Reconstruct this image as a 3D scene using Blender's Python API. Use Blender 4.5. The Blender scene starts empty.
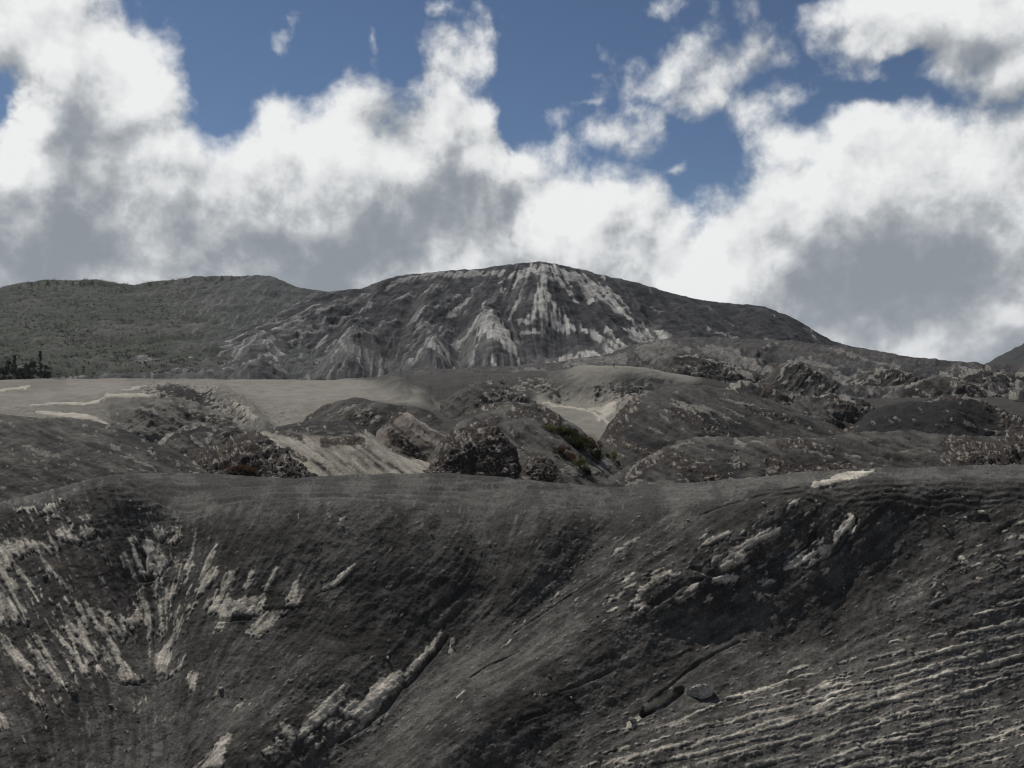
import bpy, bmesh, math, random
import numpy as np
from mathutils import Vector

rng = np.random.default_rng(7)
random.seed(7)
sc = bpy.context.scene
COL = sc.collection
F = 829.0            # focal length in picture widths of 1024
HOR = 372.0          # row of the eye level
f4 = np.float32

# ------------------------------------------------------------------ helpers
def at(u, v, Y):
    return Vector(((u - 512) / F * Y, Y, (HOR - v) / F * Y))

def smooth1(a, n):
    if n < 1: return a
    k = np.exp(-0.5 * (np.arange(-3 * n, 3 * n + 1) / n) ** 2); k /= k.sum()
    return np.convolve(np.pad(a, 3 * n, mode='edge'), k, mode='valid')

def sstep(a, b, x):
    t = np.clip((x - a) / (b - a), 0, 1)
    return t * t * (3 - 2 * t)

_perm = rng.permutation(4096).astype(np.int32)
_perm = np.concatenate([_perm, _perm])
_g3 = rng.normal(size=(4096, 3)).astype(f4); _g3 /= np.linalg.norm(_g3, axis=1)[:, None]
def noise3(x, y, z):
    """gradient noise, about -1..1"""
    xi = np.floor(x).astype(np.int32); yi = np.floor(y).astype(np.int32); zi = np.floor(z).astype(np.int32)
    xf = (x - xi).astype(f4); yf = (y - yi).astype(f4); zf = (z - zi).astype(f4)
    w = lambda t: t * t * t * (t * (t * 6 - 15) + 10)
    U, V, W = w(xf), w(yf), w(zf)
    out = 0
    for dz in (0, 1):
        wz = W if dz else 1 - W
        hz = _perm[(zi + dz) & 4095]
        for dy in (0, 1):
            wy = V if dy else 1 - V
            hy = _perm[(hz + yi + dy) & 4095]
            for dx in (0, 1):
                g = _g3[_perm[(hy + xi + dx) & 4095]]
                d = g[..., 0] * (xf - dx) + g[..., 1] * (yf - dy) + g[..., 2] * (zf - dz)
                out = out + d * (U if dx else 1 - U) * wy * wz
    return out * 1.5

def fbm(x, y, z, o=4, rough=0.5, lac=2.03, kind=0):
    s = 0; a = 1.0; t = 0.0
    for i in range(o):
        n = noise3(x + 17.3 * i, y - 9.1 * i, z + 5.7 * i)
        if kind == 1: n = 1 - 2 * np.abs(n) ** 0.8          # ridged
        if kind == 2: n = 2 * np.abs(n) - 0.6               # billowy
        s = s + a * n; t += a * a
        x = x * lac; y = y * lac; z = z * lac; a *= rough
    return s * (1.15 / math.sqrt(t))

# ------------------------------------------------------------------ painted maps (surface patches of the place)
class Map:
    """a grid over part of the view used to lay out where crusts, gullies and sand lie"""
    def __init__(self, u0, u1, v0, v1, d=0.8):
        self.u0, self.v0, self.d = u0, v0, d
        self.nu, self.nv = int((u1 - u0) / d), int((v1 - v0) / d)
        self.U, self.V = np.meshgrid(u0 + d * np.arange(self.nu), v0 + d * np.arange(self.nv))
        self.U = self.U.astype(f4); self.V = self.V.astype(f4)
    def zero(self): return np.zeros((self.nv, self.nu), f4)
    def _box(self, pts, pad):
        p = np.array(pts, float)
        i0 = max(0, int((p[:, 0].min() - pad - self.u0) / self.d)); i1 = min(self.nu, int((p[:, 0].max() + pad - self.u0) / self.d) + 2)
        j0 = max(0, int((p[:, 1].min() - pad - self.v0) / self.d)); j1 = min(self.nv, int((p[:, 1].max() + pad - self.v0) / self.d) + 2)
        return p, slice(j0, max(j0, j1)), slice(i0, max(i0, i1))
    def stroke(self, m, pts, w, val=1.0, soft=0.5, taper=True, mode='max'):
        p, J, I = self._box(pts, w * 2.5 + 2)
        U, V = self.U[J, I], self.V[J, I]
        if U.size == 0: return
        best = np.full(U.shape, 9.0, f4)
        L = np.r_[0, np.cumsum(np.hypot(*np.diff(p, axis=0).T))]; tot = max(L[-1], 1e-6)
        for k in range(len(p) - 1):
            a, b = p[k], p[k + 1]; d = b - a; q = max((d * d).sum(), 1e-6)
            t = np.clip(((U - a[0]) * d[0] + (V - a[1]) * d[1]) / q, 0, 1)
            dist = np.hypot(U - a[0] - t * d[0], V - a[1] - t * d[1])
            s = (L[k] + t * (L[k + 1] - L[k])) / tot
            ww = w * 0.5 * (0.35 + 0.65 * np.sin(np.pi * np.clip(s * 0.86 + 0.07, 0, 1)) if taper else 1.0)
            best = np.minimum(best, dist / ww)
        c = sstep(1 + soft, 1 - soft, best) * val
        m[J, I] = np.maximum(m[J, I], c) if mode == 'max' else (m[J, I] + c)
    def gauss(self, m, pts, w, val):
        """a broad soft ridge or trough along a line"""
        p, J, I = self._box(pts, w * 3)
        U, V = self.U[J, I], self.V[J, I]
        if U.size == 0: return
        best = np.full(U.shape, 1e9, f4)
        for k in range(len(p) - 1):
            a, b = p[k], p[k + 1]; d = b - a; q = max((d * d).sum(), 1e-6)
            t = np.clip(((U - a[0]) * d[0] + (V - a[1]) * d[1]) / q, 0, 1)
            best = np.minimum(best, (U - a[0] - t * d[0]) ** 2 + (V - a[1] - t * d[1]) ** 2)
        m[J, I] += val * np.exp(-best / (2 * w * w))
    def poly(self, m, pts, val=1.0, soft=2.0, mode='max'):
        p, J, I = self._box(pts, soft * 2)
        U, V = self.U[J, I], self.V[J, I]
        if U.size == 0: return
        ins = np.zeros(U.shape, bool); dist = np.full(U.shape, 1e9, f4)
        n = len(p)
        for k in range(n):
            a, b = p[k], p[(k + 1) % n]; d = b - a; q = max((d * d).sum(), 1e-6)
            t = np.clip(((U - a[0]) * d[0] + (V - a[1]) * d[1]) / q, 0, 1)
            dist = np.minimum(dist, np.hypot(U - a[0] - t * d[0], V - a[1] - t * d[1]))
            if abs(a[1] - b[1]) > 1e-6:
                c = ((a[1] > V) != (b[1] > V)) & (U < (b[0] - a[0]) * (V - a[1]) / (b[1] - a[1]) + a[0])
                ins ^= c
        sd = np.where(ins, dist, -dist)
        c = sstep(-soft, soft, sd) * val
        m[J, I] = np.maximum(m[J, I], c) if mode == 'max' else (m[J, I] + c)
    def sample(self, m, u, v):
        x = np.clip((u - self.u0) / self.d, 0, self.nu - 1.001); y = np.clip((v - self.v0) / self.d, 0, self.nv - 1.001)
        i = x.astype(np.int32); j = y.astype(np.int32); fx = (x - i).astype(f4); fy = (y - j).astype(f4)
        return (m[j, i] * (1 - fx) + m[j, i + 1] * fx) * (1 - fy) + (m[j + 1, i] * (1 - fx) + m[j + 1, i + 1] * fx) * fy
    def fbm(self, sc_, o=4, seed=0, rough=0.5, sy=1.0, kind=0):
        return fbm(self.U / sc_, self.V / sc_ * sy, np.full_like(self.U, seed * 3.7 + 0.5), o, rough, kind=kind).astype(f4)
    def flow(self, vecs, sig=90.0):
        fx = self.zero(); fy = self.zero()
        for (a, b, c, d) in vecs:                    # drawn down the slope, from (a,b) to (c,d)
            cx, cy = (a + c) / 2, (b + d) / 2
            l = math.hypot(c - a, d - b)
            w = 1.0 / (((self.U - cx) ** 2 + (self.V - cy) ** 2) / (sig * sig) + 0.02) ** 1.6
            fx += (w * (c - a) / l).astype(f4); fy += (w * (d - b) / l).astype(f4)
        l = np.hypot(fx, fy) + 1e-6
        return fx / l, fy / l
    def lic(self, src, fx, fy, steps, h=1.0):
        """smear a noise map along the flow, which gives streaks"""
        acc = src.copy()
        for sg in (1, -1):
            x = np.tile(np.arange(self.nu, dtype=f4), (self.nv, 1)); y = np.tile(np.arange(self.nv, dtype=f4)[:, None], (1, self.nu))
            for k in range(steps):
                i = np.clip(x, 0, self.nu - 1).astype(np.int32); j = np.clip(y, 0, self.nv - 1).astype(np.int32)
                x += sg * h * fx[j, i]; y += sg * h * fy[j, i]
                i = np.clip(x, 0, self.nu - 1).astype(np.int32); j = np.clip(y, 0, self.nv - 1).astype(np.int32)
                acc += src[j, i]
        acc -= acc.mean(); acc /= acc.std() * 2
        return acc

def _rnd(i, j, k):
    h = _perm[(_perm[(i + 131 * k) & 4095] + j) & 4095]
    return (_perm[(h + 977 * k) & 4095] / 4096.0).astype(f4)
def cells(U, V, g, fx, fy, an=1.0, seed=0, reach=2):
    """broken pieces: for every point the centre of its piece, a random number of the piece and the distance to the crack round it"""
    i0 = np.floor(U / g).astype(np.int32); j0 = np.floor(V / g).astype(np.int32)
    sa = math.sqrt(an)
    b1 = np.full(U.shape, 1e9, f4); b2 = b1.copy(); cu = np.zeros(U.shape, f4); cv = cu.copy(); rid = cu.copy()
    for dj in range(-reach, reach + 1):
        for di in range(-reach, reach + 1):
            i = i0 + di; j = j0 + dj
            pu = (i + _rnd(i, j, 3 + seed)) * g; pv = (j + _rnd(i, j, 7 + seed)) * g
            du = U - pu; dv = V - pv
            al = (du * fx + dv * fy) / sa; ac = (-du * fy + dv * fx) * sa
            d = al * al + ac * ac
            new = d < b1
            b2 = np.where(new, b1, np.minimum(b2, d)); b1 = np.where(new, d, b1)
            cu = np.where(new, pu, cu).astype(f4); cv = np.where(new, pv, cv).astype(f4); rid = np.where(new, _rnd(i, j, 11 + seed), rid).astype(f4)
    return cu, cv, rid, (np.sqrt(b2) - np.sqrt(b1)).astype(f4)

def blur(m, n):
    if n < 1: return m
    k = np.exp(-0.5 * (np.arange(-2 * n, 2 * n + 1) / n) ** 2).astype(f4); k /= k.sum()
    for ax in (0, 1):
        p = np.pad(m, [(2 * n, 2 * n) if a == ax else (0, 0) for a in (0, 1)], mode='edge')
        out = 0
        for i, w in enumerate(k):
            sl = [slice(None), slice(None)]; sl[ax] = slice(i, i + m.shape[ax])
            out = out + w * p[tuple(sl)]
        m = out
    return m

# ------------------------------------------------------------------ materials
def new_mat(name):
    m = bpy.data.materials.new(name); m.use_nodes = True
    nt = m.node_tree; b = nt.nodes['Principled BSDF']
    b.inputs['Roughness'].default_value = 0.95
    b.inputs['Specular IOR Level'].default_value = 0.12
    return m, nt, b

def ground_mat(name, px, amt=0.45, bump=0.6):
    """px: size in metres of the finest grain that shows"""
    m, nt, b = new_mat(name); N = nt.nodes; L = nt.links
    at_ = N.new('ShaderNodeAttribute'); at_.attribute_name = 'soil'
    geo = N.new('ShaderNodeNewGeometry')
    def noi(scale, det, rough=0.6):
        n = N.new('ShaderNodeTexNoise'); n.inputs['Scale'].default_value = scale
        n.inputs['Detail'].default_value = det; n.inputs['Roughness'].default_value = rough
        L.new(geo.outputs['Position'], n.inputs['Vector']); return n
    n1 = noi(1 / (px * 14), 4); n2 = noi(1 / (px * 2.2), 3, 0.7)
    add = N.new('ShaderNodeMath'); add.operation = 'ADD'
    L.new(n1.outputs['Fac'], add.inputs[0]); L.new(n2.outputs['Fac'], add.inputs[1])
    mr = N.new('ShaderNodeMapRange'); mr.inputs['From Min'].default_value = 0.6; mr.inputs['From Max'].default_value = 1.4
    mr.inputs['To Min'].default_value = .88 * (1 - amt); mr.inputs['To Max'].default_value = .88 * (1 + amt)
    L.new(add.outputs[0], mr.inputs['Value'])
    mul = N.new('ShaderNodeVectorMath'); mul.operation = 'SCALE'
    L.new(at_.outputs['Color'], mul.inputs[0]); L.new(mr.outputs['Result'], mul.inputs['Scale'])
    L.new(mul.outputs[0], b.inputs['Base Color'])
    bp = N.new('ShaderNodeBump'); bp.inputs['Strength'].default_value = bump; bp.inputs['Distance'].default_value = px * 2.5
    L.new(add.outputs[0], bp.inputs['Height']); L.new(bp.outputs['Normal'], b.inputs['Normal'])
    return m

# ------------------------------------------------------------------ terrain sheets
class Curve:
    def __init__(s, pts, n=5): s.p = np.array(pts, float) if not np.isscalar(pts) else None; s.c = pts; s.n = n
    def __call__(s, u, du):
        if s.p is None: return np.full(u.shape, float(s.c))
        return smooth1(np.interp(u, s.p[:, 0], s.p[:, 1]), int(max(0, s.n / du)))

def pchip_rows(K, T):
    """K: keys x columns, T: positions in key units -> rows x columns, monotone between keys"""
    d = np.diff(K, axis=0)
    m = np.zeros_like(K)
    h = d[:-1] * d[1:]
    m[1:-1] = np.where(h > 0, 2 * h / (d[:-1] + d[1:] + np.where(np.abs(d[:-1] + d[1:]) < 1e-9, 1e-9, 0)), 0)
    m[0] = d[0]; m[-1] = d[-1]
    i = np.clip(T.astype(int), 0, len(K) - 2); t = (T - i)[:, None]
    a, b, ma, mb = K[i], K[i + 1], m[i], m[i + 1]
    return (2 * t**3 - 3 * t**2 + 1) * a + (t**3 - 2 * t**2 + t) * ma + (-2 * t**3 + 3 * t**2) * b + (t**3 - t**2) * mb

LAYERS = {}
def sheet(name, u0, u1, du, keys, rows, paint, mat, label=None, cat=None, group=None, kind='structure', dome=0.0):
    """A terrain sheet through level curves. keys: near to far (row curve, distance curve); a key may give ('z', curve) for hidden
    ground behind a crest. paint(u, v, Y, P, nrm, px) -> (outward displacement in metres, colour)"""
    u = np.arange(u0, u1 + du, du)
    Z = []; YY = []
    for vc, yc in keys:
        y = Curve(yc)(u, du)
        if isinstance(vc, tuple) and vc[0] == 'z': z = Curve(vc[1])(u, du)
        else: z = (HOR - Curve(vc)(u, du)) / F * y
        YY.append(y); Z.append(z)
    YY = np.array(YY); Z = np.array(Z)
    T = np.concatenate([k + np.arange(n) / n for k, n in enumerate(rows)] + [[len(rows)]])
    Yg = pchip_rows(YY, T); Zg = pchip_rows(Z, T)
    Ug = np.tile(u, (len(T), 1)); Xg = (Ug - 512) / F * Yg
    P = np.stack([Xg, Yg, Zg], -1)
    def normals(P):
        a = np.gradient(P, axis=1); b = np.gradient(P, axis=0)
        n = np.cross(a, b); n /= np.linalg.norm(n, axis=-1, keepdims=True) + 1e-9
        return n
    n = normals(P)
    V = HOR - F * P[..., 2] / P[..., 1]
    px = float(np.median(P[..., 1])) / F
    disp, colr = paint(Ug, V, P, n, px)
    P = P + n * np.asarray(disp)[..., None]
    V = HOR - F * P[..., 2] / P[..., 1]
    nr, nc = Ug.shape
    me = bpy.data.meshes.new(name)
    me.vertices.add(nr * nc); me.vertices.foreach_set('co', P.reshape(-1).astype(f4))
    idx = np.arange(nr * nc).reshape(nr, nc)
    q = np.stack([idx[:-1, :-1], idx[:-1, 1:], idx[1:, 1:], idx[1:, :-1]], -1).reshape(-1, 4)
    me.loops.add(q.size); me.loops.foreach_set('vertex_index', q.reshape(-1).astype(np.int32))
    me.polygons.add(len(q)); me.polygons.foreach_set('loop_start', np.arange(0, q.size, 4, dtype=np.int32))
    me.polygons.foreach_set('use_smooth', np.ones(len(q), bool))
    me.update(calc_edges=True)
    ca = me.color_attributes.new('soil', 'FLOAT_COLOR', 'POINT')
    c4 = np.ones((nr * nc, 4), f4); c4[:, :3] = np.clip(colr, 0.004, 0.6).reshape(-1, 3)
    ca.data.foreach_set('color', c4.reshape(-1))
    me.materials.append(mat)
    o = bpy.data.objects.new(name, me); COL.objects.link(o)
    if kind: o['kind'] = kind
    if label: o['label'] = label; o['category'] = cat
    if group: o['group'] = group
    LAYERS[o.name] = (Ug, V, P, normals(P))
    return o

def on(layer, u, v):
    """the point and normal of a sheet that shows at column u, row v"""
    Ug, V, P, n = LAYERS[layer]
    UU = 512 + F * P[..., 0] / P[..., 1]
    d = (UU - u) ** 2 + (V - v) ** 2 + P[..., 1] * 1e-2
    k = np.unravel_index(np.argmin(d), d.shape)
    return Vector(P[k]), Vector(n[k])

def mixc(c, m, colour):
    return c * (1 - m[..., None]) + np.array(colour, f4) * m[..., None]

ASH = (0.0400, 0.0378, 0.0345)       # black ash
ASH2 = (0.050, 0.047, 0.042)       # grey ash
CRUST = (0.40, 0.368, 0.312)       # pale crust
SAND = (0.190, 0.179, 0.156)
RED = (0.070, 0.046, 0.040)
def base(shape, colour): return np.ones(shape + (3,), f4) * np.array(colour, f4)
def w3(P, s, o=4, seed=0, rough=0.5, kind=0):
    return fbm(P[..., 0] / s + seed * 11.1, P[..., 1] / s + seed * 3.3, P[..., 2] / s - seed * 7.7, o, rough, kind=kind)

# =================================================================== THE NEAR SLOPE
M = Map(-160, 1200, 455, 1010, 0.8)
crust = M.zero(); relief = M.zero(); pale = M.zero(); cut = M.zero(); redm = M.zero(); lite = M.zero(); step = M.zero()
S = lambda pts, w, val=1.0, **k: M.stroke(crust, pts, w * 1.12, val, soft=.85)
G = lambda pts, val=1.0, soft=2.0: M.poly(crust, pts, val, 3.2)
# crust slabs in the left hollow
G([(16,515),(24,510),(34,508),(39,511),(33,515),(22,516)],1,1.0); G([(46,509),(54,504),(60,498),(65,500),(63,505),(54,511)],1,1.0)
G([(40,515),(50,511),(57,513),(50,517),(42,517)],1,1.0)
G([(57,534),(64,530),(72,532),(82,540),(78,544),(68,541),(60,542)],1,1.2); G([(77,531),(85,526),(93,527),(93,534),(86,538),(80,537)],1,1.2)
G([(-20,546),(10,543),(15,552),(13,570),(4,573),(-20,570)],1,1.6); G([(10,547),(22,541),(33,544),(37,553),(23,560),(13,557)],1,1.4); G([(34,544),(45,544),(54,550),(45,553),(38,551)],1,1.2)
S([(14,562),(24,576),(33,588)],6); S([(4,576),(18,592)],9); S([(38,552),(50,568),(62,582),(70,593)],3.2)
G([(-20,586),(0,591),(8,598),(20,606),(31,614),(29,620),(18,622),(8,614),(-20,604)],1,1.6); G([(-12,608),(2,612),(20,622),(18,627),(4,624),(-12,618)],.9,1.4)
G([(124,534),(130,528),(137,533),(133,539),(126,538)],1,1); S([(140,531),(146,532)],3.5); G([(148,523),(157,517),(166,519),(166,527),(153,530)],1,1.2)
G([(168,523),(178,518),(186,518),(180,523)],1,1); G([(164,531),(174,525),(184,524),(181,529),(169,535)],1,1.2)
S([(121,548),(126,560),(132,571)],5); S([(129,540),(134,554),(139,567)],5.5); S([(146,534),(147,548),(143,565)],7); S([(155,539),(158,551),(152,562)],7)
S([(118,550),(122,562)],3.5); S([(173,548),(176,567)],6,.8); S([(195,522),(190,548),(184,572)],4,.8); S([(187,552),(182,564)],6,.7)
S([(133,585),(140,597),(143,612),(144,628)],5.5); S([(127,590),(135,606),(139,616)],4,.7); G([(151,603),(155,592),(163,582),(172,577),(173,588),(166,593),(157,604)],1,1.4)
G([(118,612),(128,606),(137,609),(134,618),(122,619)],.8,1.4); G([(148,622),(158,612),(163,618),(155,626)],.7,1.4)
S([(196,600),(183,606)],5,.8); S([(180,612),(170,632),(156,646)],7); G([(151,642),(163,634),(169,644),(161,664),(150,664)],1,1.4); S([(162,667),(178,660),(187,650)],4.5)
S([(2,634),(12,652),(22,664),(35,677)],9); S([(28,646),(40,660),(51,673)],6); S([(33,637),(45,652),(60,676)],5,.9); S([(52,674),(61,686)],5)
S([(57,632),(65,645),(76,656),(86,674)],5); S([(70,640),(84,643),(97,653)],8,.85); S([(64,618),(84,638),(94,650)],4.5); S([(78,622),(92,638)],3.5,.9)
S([(75,602),(92,616),(105,634),(114,648),(119,667)],6.5); G([(115,664),(120,652),(127,658),(130,664),(141,664),(134,669),(118,674)],1,1.2); S([(98,606),(110,620),(119,631)],5,.9)
S([(84,600),(92,612)],4,.8); G([(92,664),(102,664),(105,675),(98,673)],1,1.2); G([(78,668),(86,664),(90,672),(84,677)],1,1.2)
G([(184,676),(194,669),(199,674),(194,693),(189,688)],1,1.4); S([(163,705),(158,710)],2); S([(29,692),(35,706)],4.5); S([(37,697),(45,711)],5.5)
G([(-20,708),(2,712),(8,718),(7,729),(-20,732)],1,1.4); S([(20,735),(26,742)],3,.6)
S([(216,545),(206,562),(198,575)],6.5); G([(193,590),(201,576),(212,566),(222,570),(214,582),(202,592),(196,596)],1,1.6)
G([(227,573),(241,572),(236,584),(228,600),(240,603),(250,602),(259,598),(262,604),(252,620),(240,617),(226,621),(211,611),(219,596)],1,1.6)
S([(256,574),(246,592)],5.5); S([(279,572),(266,594)],5); S([(267,598),(257,616)],7); S([(300,579),(296,593),(287,604)],5.5); S([(306,592),(299,604),(288,609)],6.5)
S([(356,569),(343,581),(325,592)],5.5); S([(328,579),(324,589)],3,.8); S([(298,516),(295,534)],2.6,.8); S([(346,519),(342,529)],3.5,.9); S([(330,522),(326,530)],2.5,.6)
G([(263,616),(282,612),(272,632),(258,643),(246,638)],1,1.6); S([(284,614),(276,624)],4,.9)
G([(363,697),(374,683),(394,668),(404,664),(400,676),(388,692),(367,711),(346,714),(337,710),(350,700)],1.15,1.5)
G([(349,684),(344,699),(323,722),(299,744),(302,727),(318,709),(334,696)],1.1,1.6); G([(281,728),(291,730),(297,746),(291,749),(284,738)],1,1.2)
S([(370,716),(382,710)],4,.9); S([(338,728),(350,722)],3,.8); S([(276,744),(286,752)],5,.6); G([(262,758),(272,752),(282,757),(276,766),(264,766)],.7,1.4)
G([(186,772),(206,760),(226,744),(236,739),(230,754),(226,775)],1.1,1.6); S([(170,790),(200,772)],10); S([(286,690),(298,684)],4,.7); S([(230,716),(246,706)],5,.5)
S([(441,624),(431,640),(418,655),(405,668),(396,677)],5.5,1.15); S([(452,628),(450,645)],4,.9); S([(466,691),(454,700)],3,.9); S([(530,706),(548,702)],4,.6)
# the spur right of the middle
S([(641,537),(622,548),(613,554)],3.4); S([(729,539),(712,547),(697,554)],5); G([(708,567),(727,556),(748,546),(768,536),(779,533),(776,542),(752,551),(743,556),(746,563),(735,571),(721,577),(713,571)],1,1.6)
G([(711,592),(712,581),(725,577),(738,580),(734,586),(719,590)],1,1.3); S([(670,576),(656,585),(639,598)],8); S([(697,592),(686,600),(674,608)],8); S([(636,574),(622,584)],4)
G([(632,611),(644,606),(651,611),(641,619),(634,617)],.8,1.5); G([(702,600),(709,598),(712,603),(705,607)],1,1); G([(752,594),(760,592),(774,596),(766,602),(755,600)],1,1.2)
S([(756,583),(773,583)],5); S([(766,567),(766,578)],3); S([(784,571),(796,563),(806,558),(814,552)],7); G([(804,558),(814,556),(820,562),(812,566)],1,1.2)
S([(812,489),(826,484),(845,476),(873,472)],6.5,1.25,soft=.35); S([(810,490),(822,486)],5,1.1); S([(814,505),(821,511)],4); S([(847,515),(852,522),(843,529),(836,536),(834,543)],7.5,soft=.3)
G([(818,546),(834,546),(830,554),(822,561),(819,556)],1,1.1); S([(808,566),(816,560)],6); S([(850,533),(855,529)],6); S([(822,574),(830,568)],4,.8)
S([(1030,519),(1012,526)],4.5); S([(1032,536),(1018,540)],4.5); S([(1040,552),(1018,557),(1001,563)],5); S([(958,556),(966,564)],5); S([(930,582),(940,574)],4,.7); S([(1015,575),(1030,572)],3,.7)
S([(785,515),(800,505)],7,.55); S([(800,520),(812,512)],8,.55); S([(650,560),(672,548)],4,.4); S([(610,606),(622,596),(634,590)],4,.6); S([(598,612),(612,600)],4,.5)
G([(642,712),(640,720),(630,729),(626,722),(632,717)],.8,1.2); S([(645,707),(655,697),(668,692),(673,685)],4.2,1.1); S([(655,706),(666,699)],3,.9)
# long crust ribs of the right corner
RIBS = [([(655,731),(680,722),(700,714),(722,704)],3.6),([(668,729),(689,723)],4),([(724,701),(745,696),(770,690),(809,676)],5.5),([(786,674),(812,665)],4),
 ([(674,739),(700,731),(740,722),(775,714),(812,705),(846,696)],6.5),([(780,702),(815,692),(850,686)],4),([(740,713),(768,708)],3),([(788,684),(830,672)],2.6),
 ([(618,764),(660,753),(700,746),(750,735),(812,717),(860,700)],7.5),([(865,664),(905,655)],5),([(925,643),(948,638)],4),([(868,676),(915,664),(970,647)],5),
 ([(860,690),(920,674),(978,655)],5),([(850,704),(910,686),(970,668)],4),([(812,712),(860,701),(900,690)],8),([(812,726),(870,708),(940,688)],6),
 ([(812,742),(870,723),(930,706),(988,684)],5),([(812,766),(870,746),(925,733)],5.5),([(800,748),(850,735),(910,716)],3.5),([(700,768),(760,750),(812,735)],6),([(640,768),(700,757),(760,742)],5),
 ([(812,780),(880,760),(950,748)],7),([(916,770),(960,758),(999,749)],6.5),([(943,757),(975,741)],4.5),([(952,640),(1000,628),(1040,615)],6),([(985,645),(1024,633),(1050,628)],4.5),
 ([(982,612),(1024,602),(1050,596)],3.5),([(968,620),(990,614)],3),([(1000,633),(1030,622)],4),([(1005,640),(1030,634)],4),([(884,648),(912,641)],2.6),([(834,668),(856,660)],2.6),([(905,732),(985,710)],3),([(700,756),(780,737)],3),([(720,776),(800,756)],6),([(600,768),(630,758)],4),([(960,675),(1000,664)],3),([(1004,686),(1017,683)],3.4)]
GR = M.zero()
M.poly(GR, [(600,790),(620,760),(700,728),(800,690),(868,662),(975,640),(984,655),(960,690),(900,730),(840,770),(800,800),(600,830)], 1, 12)
M.poly(GR, [(960,640),(1000,622),(1060,600),(1060,630),(1010,646)], .8, 8)
M.poly(GR, [(820,830),(1200,740),(1200,1010),(500,1010),(600,880)], .6, 20)

flow = M.flow([(10,540,40,590),(60,560,95,640),(30,640,60,680),(95,620,125,680),(100,520,120,560),(140,540,145,570),(143,590,146,625),(150,700,150,760),(200,560,180,600),(185,610,165,660),
 (240,570,215,620),(280,570,262,600),(275,620,255,645),(300,575,285,610),(360,565,325,592),(310,640,260,690),(400,665,340,715),(350,690,300,740),(235,740,190,770),(440,560,400,600),(440,620,400,672),
 (500,520,490,560),(470,650,400,700),(560,600,500,640),(540,680,470,720),(640,535,600,562),(600,500,570,540),(620,610,570,650),(700,550,640,590),(770,535,715,570),(690,600,620,640),(700,640,620,680),(760,620,690,660),
 (850,480,815,492),(780,500,720,530),(850,515,830,545),(900,520,850,560),(860,580,800,630),(960,520,900,560),(1000,520,950,545),(1020,555,960,575),(760,680,680,705),(850,690,700,733),(950,650,850,680),(1010,625,960,640),(1000,690,900,720),(950,755,850,780),(800,750,650,790),(600,720,520,760),(400,760,330,800)], 70)
n0 = M.fbm(2.4, 2, 1); n1 = M.fbm(7, 3, 2); n2 = M.fbm(26, 4, 3); n3 = M.fbm(90, 4, 4)
wn = rng.normal(size=(M.nv, M.nu)).astype(f4)
lic1 = M.lic(blur(wn, 1), *flow, 14)         # fine streaks
lic2 = M.lic(n1, *flow, 26)                  # broad streaks
def warp(mp, m, seed, a1=2.6, a2=1.6):
    wx = a1 * mp.fbm(9, 3, seed) + a2 * mp.fbm(3, 2, seed + 1); wy = a1 * mp.fbm(9, 3, seed + 2) + a2 * mp.fbm(3, 2, seed + 3)
    return mp.sample(m, mp.U + wx, mp.V + wy)
def fan(n, pts, sp, lens, ws, val):
    q = np.array(pts, float)
    for _ in range(n):
        k = rng.integers(len(q) - 1); t = rng.random(); a = q[k] * (1 - t) + q[k + 1] * t + rng.normal(size=2) * sp
        if not (M.u0 + 2 < a[0] < M.u0 + M.nu * M.d - 4 and 505 < a[1] < 1000): continue
        p = [a]; l = rng.uniform(*lens) / 3
        for s in range(3):
            i = int(np.clip((p[-1][0] - M.u0) / M.d, 0, M.nu - 1)); j = int(np.clip((p[-1][1] - M.v0) / M.d, 0, M.nv - 1))
            p.append(p[-1] + l * np.array([flow[0][j, i], flow[1][j, i]]))
        M.stroke(crust, p, rng.uniform(*ws), rng.uniform(.55, .95), soft=.8)
fan(90, [(10,560),(50,590),(90,630),(40,660)], 22, (6,26), (1.8,4.2), 1); fan(46, [(150,540),(140,590),(190,590),(240,600)], 16, (6,24), (1.8,4.5), 1); fan(26, [(120,540),(60,520),(20,525)], 8, (3,9), (2,4), 1)
fan(46, [(620,590),(680,575),(740,560),(800,540),(845,520)], 9, (4,14), (2,5), 1); fan(16, [(600,620),(640,600)], 8, (4,12), (2,4), 1); fan(26, [(300,740),(340,715),(380,695)], 9, (5,18), (1.8,4), 1)
fan(24, [(920,600),(980,570),(1020,545)], 12, (4,16), (1.5,3), 1); fan(20, [(60,700),(180,700),(250,700)], 22, (3,10), (1.4,3), 1); fan(24, [(440,640),(540,600),(600,560),(640,540)], 10, (3,12), (1.2,2.6), 1)
crust = warp(M, crust, 50, 1.8, 1.2)
ribs = M.zero()
for p, w in RIBS: M.stroke(ribs, p, w * .85, .95, soft=.7)
for _ in range(95):
    x = rng.uniform(600, 1060); y = 735 - (x - 640) * .235 + rng.uniform(-12, 120); l = rng.uniform(25, 130); sl = -.235 + rng.normal() * .02
    if y > 768 + 40: continue
    M.stroke(ribs, [(x - l / 2, y - sl * l / 2), (x, y + rng.normal() * .6), (x + l / 2, y + sl * l / 2)], rng.uniform(1.1, 3.2), rng.uniform(.6, .95), soft=.7)
ribs = warp(M, ribs, 56, .9, .5)
crust = np.maximum(crust, ribs)
cr = crust * (1.0 + 0.15 * n2)
cr = cr + GR * (0.08 + 0.30 * M.lic(n0, *flow, 45) + 0.1 * lic1 - .1)
cu, cv, cid, ced = cells(M.U + .6 * n0, M.V + .6 * n0, 4.6, flow[0], flow[1], 5.0, 1, 3)
fu, fv, fid, fed = cells(M.U, M.V, 2.6, flow[0], flow[1], 2.6, 5)
atc = lambda m: M.sample(m, cu, cv)
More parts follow.
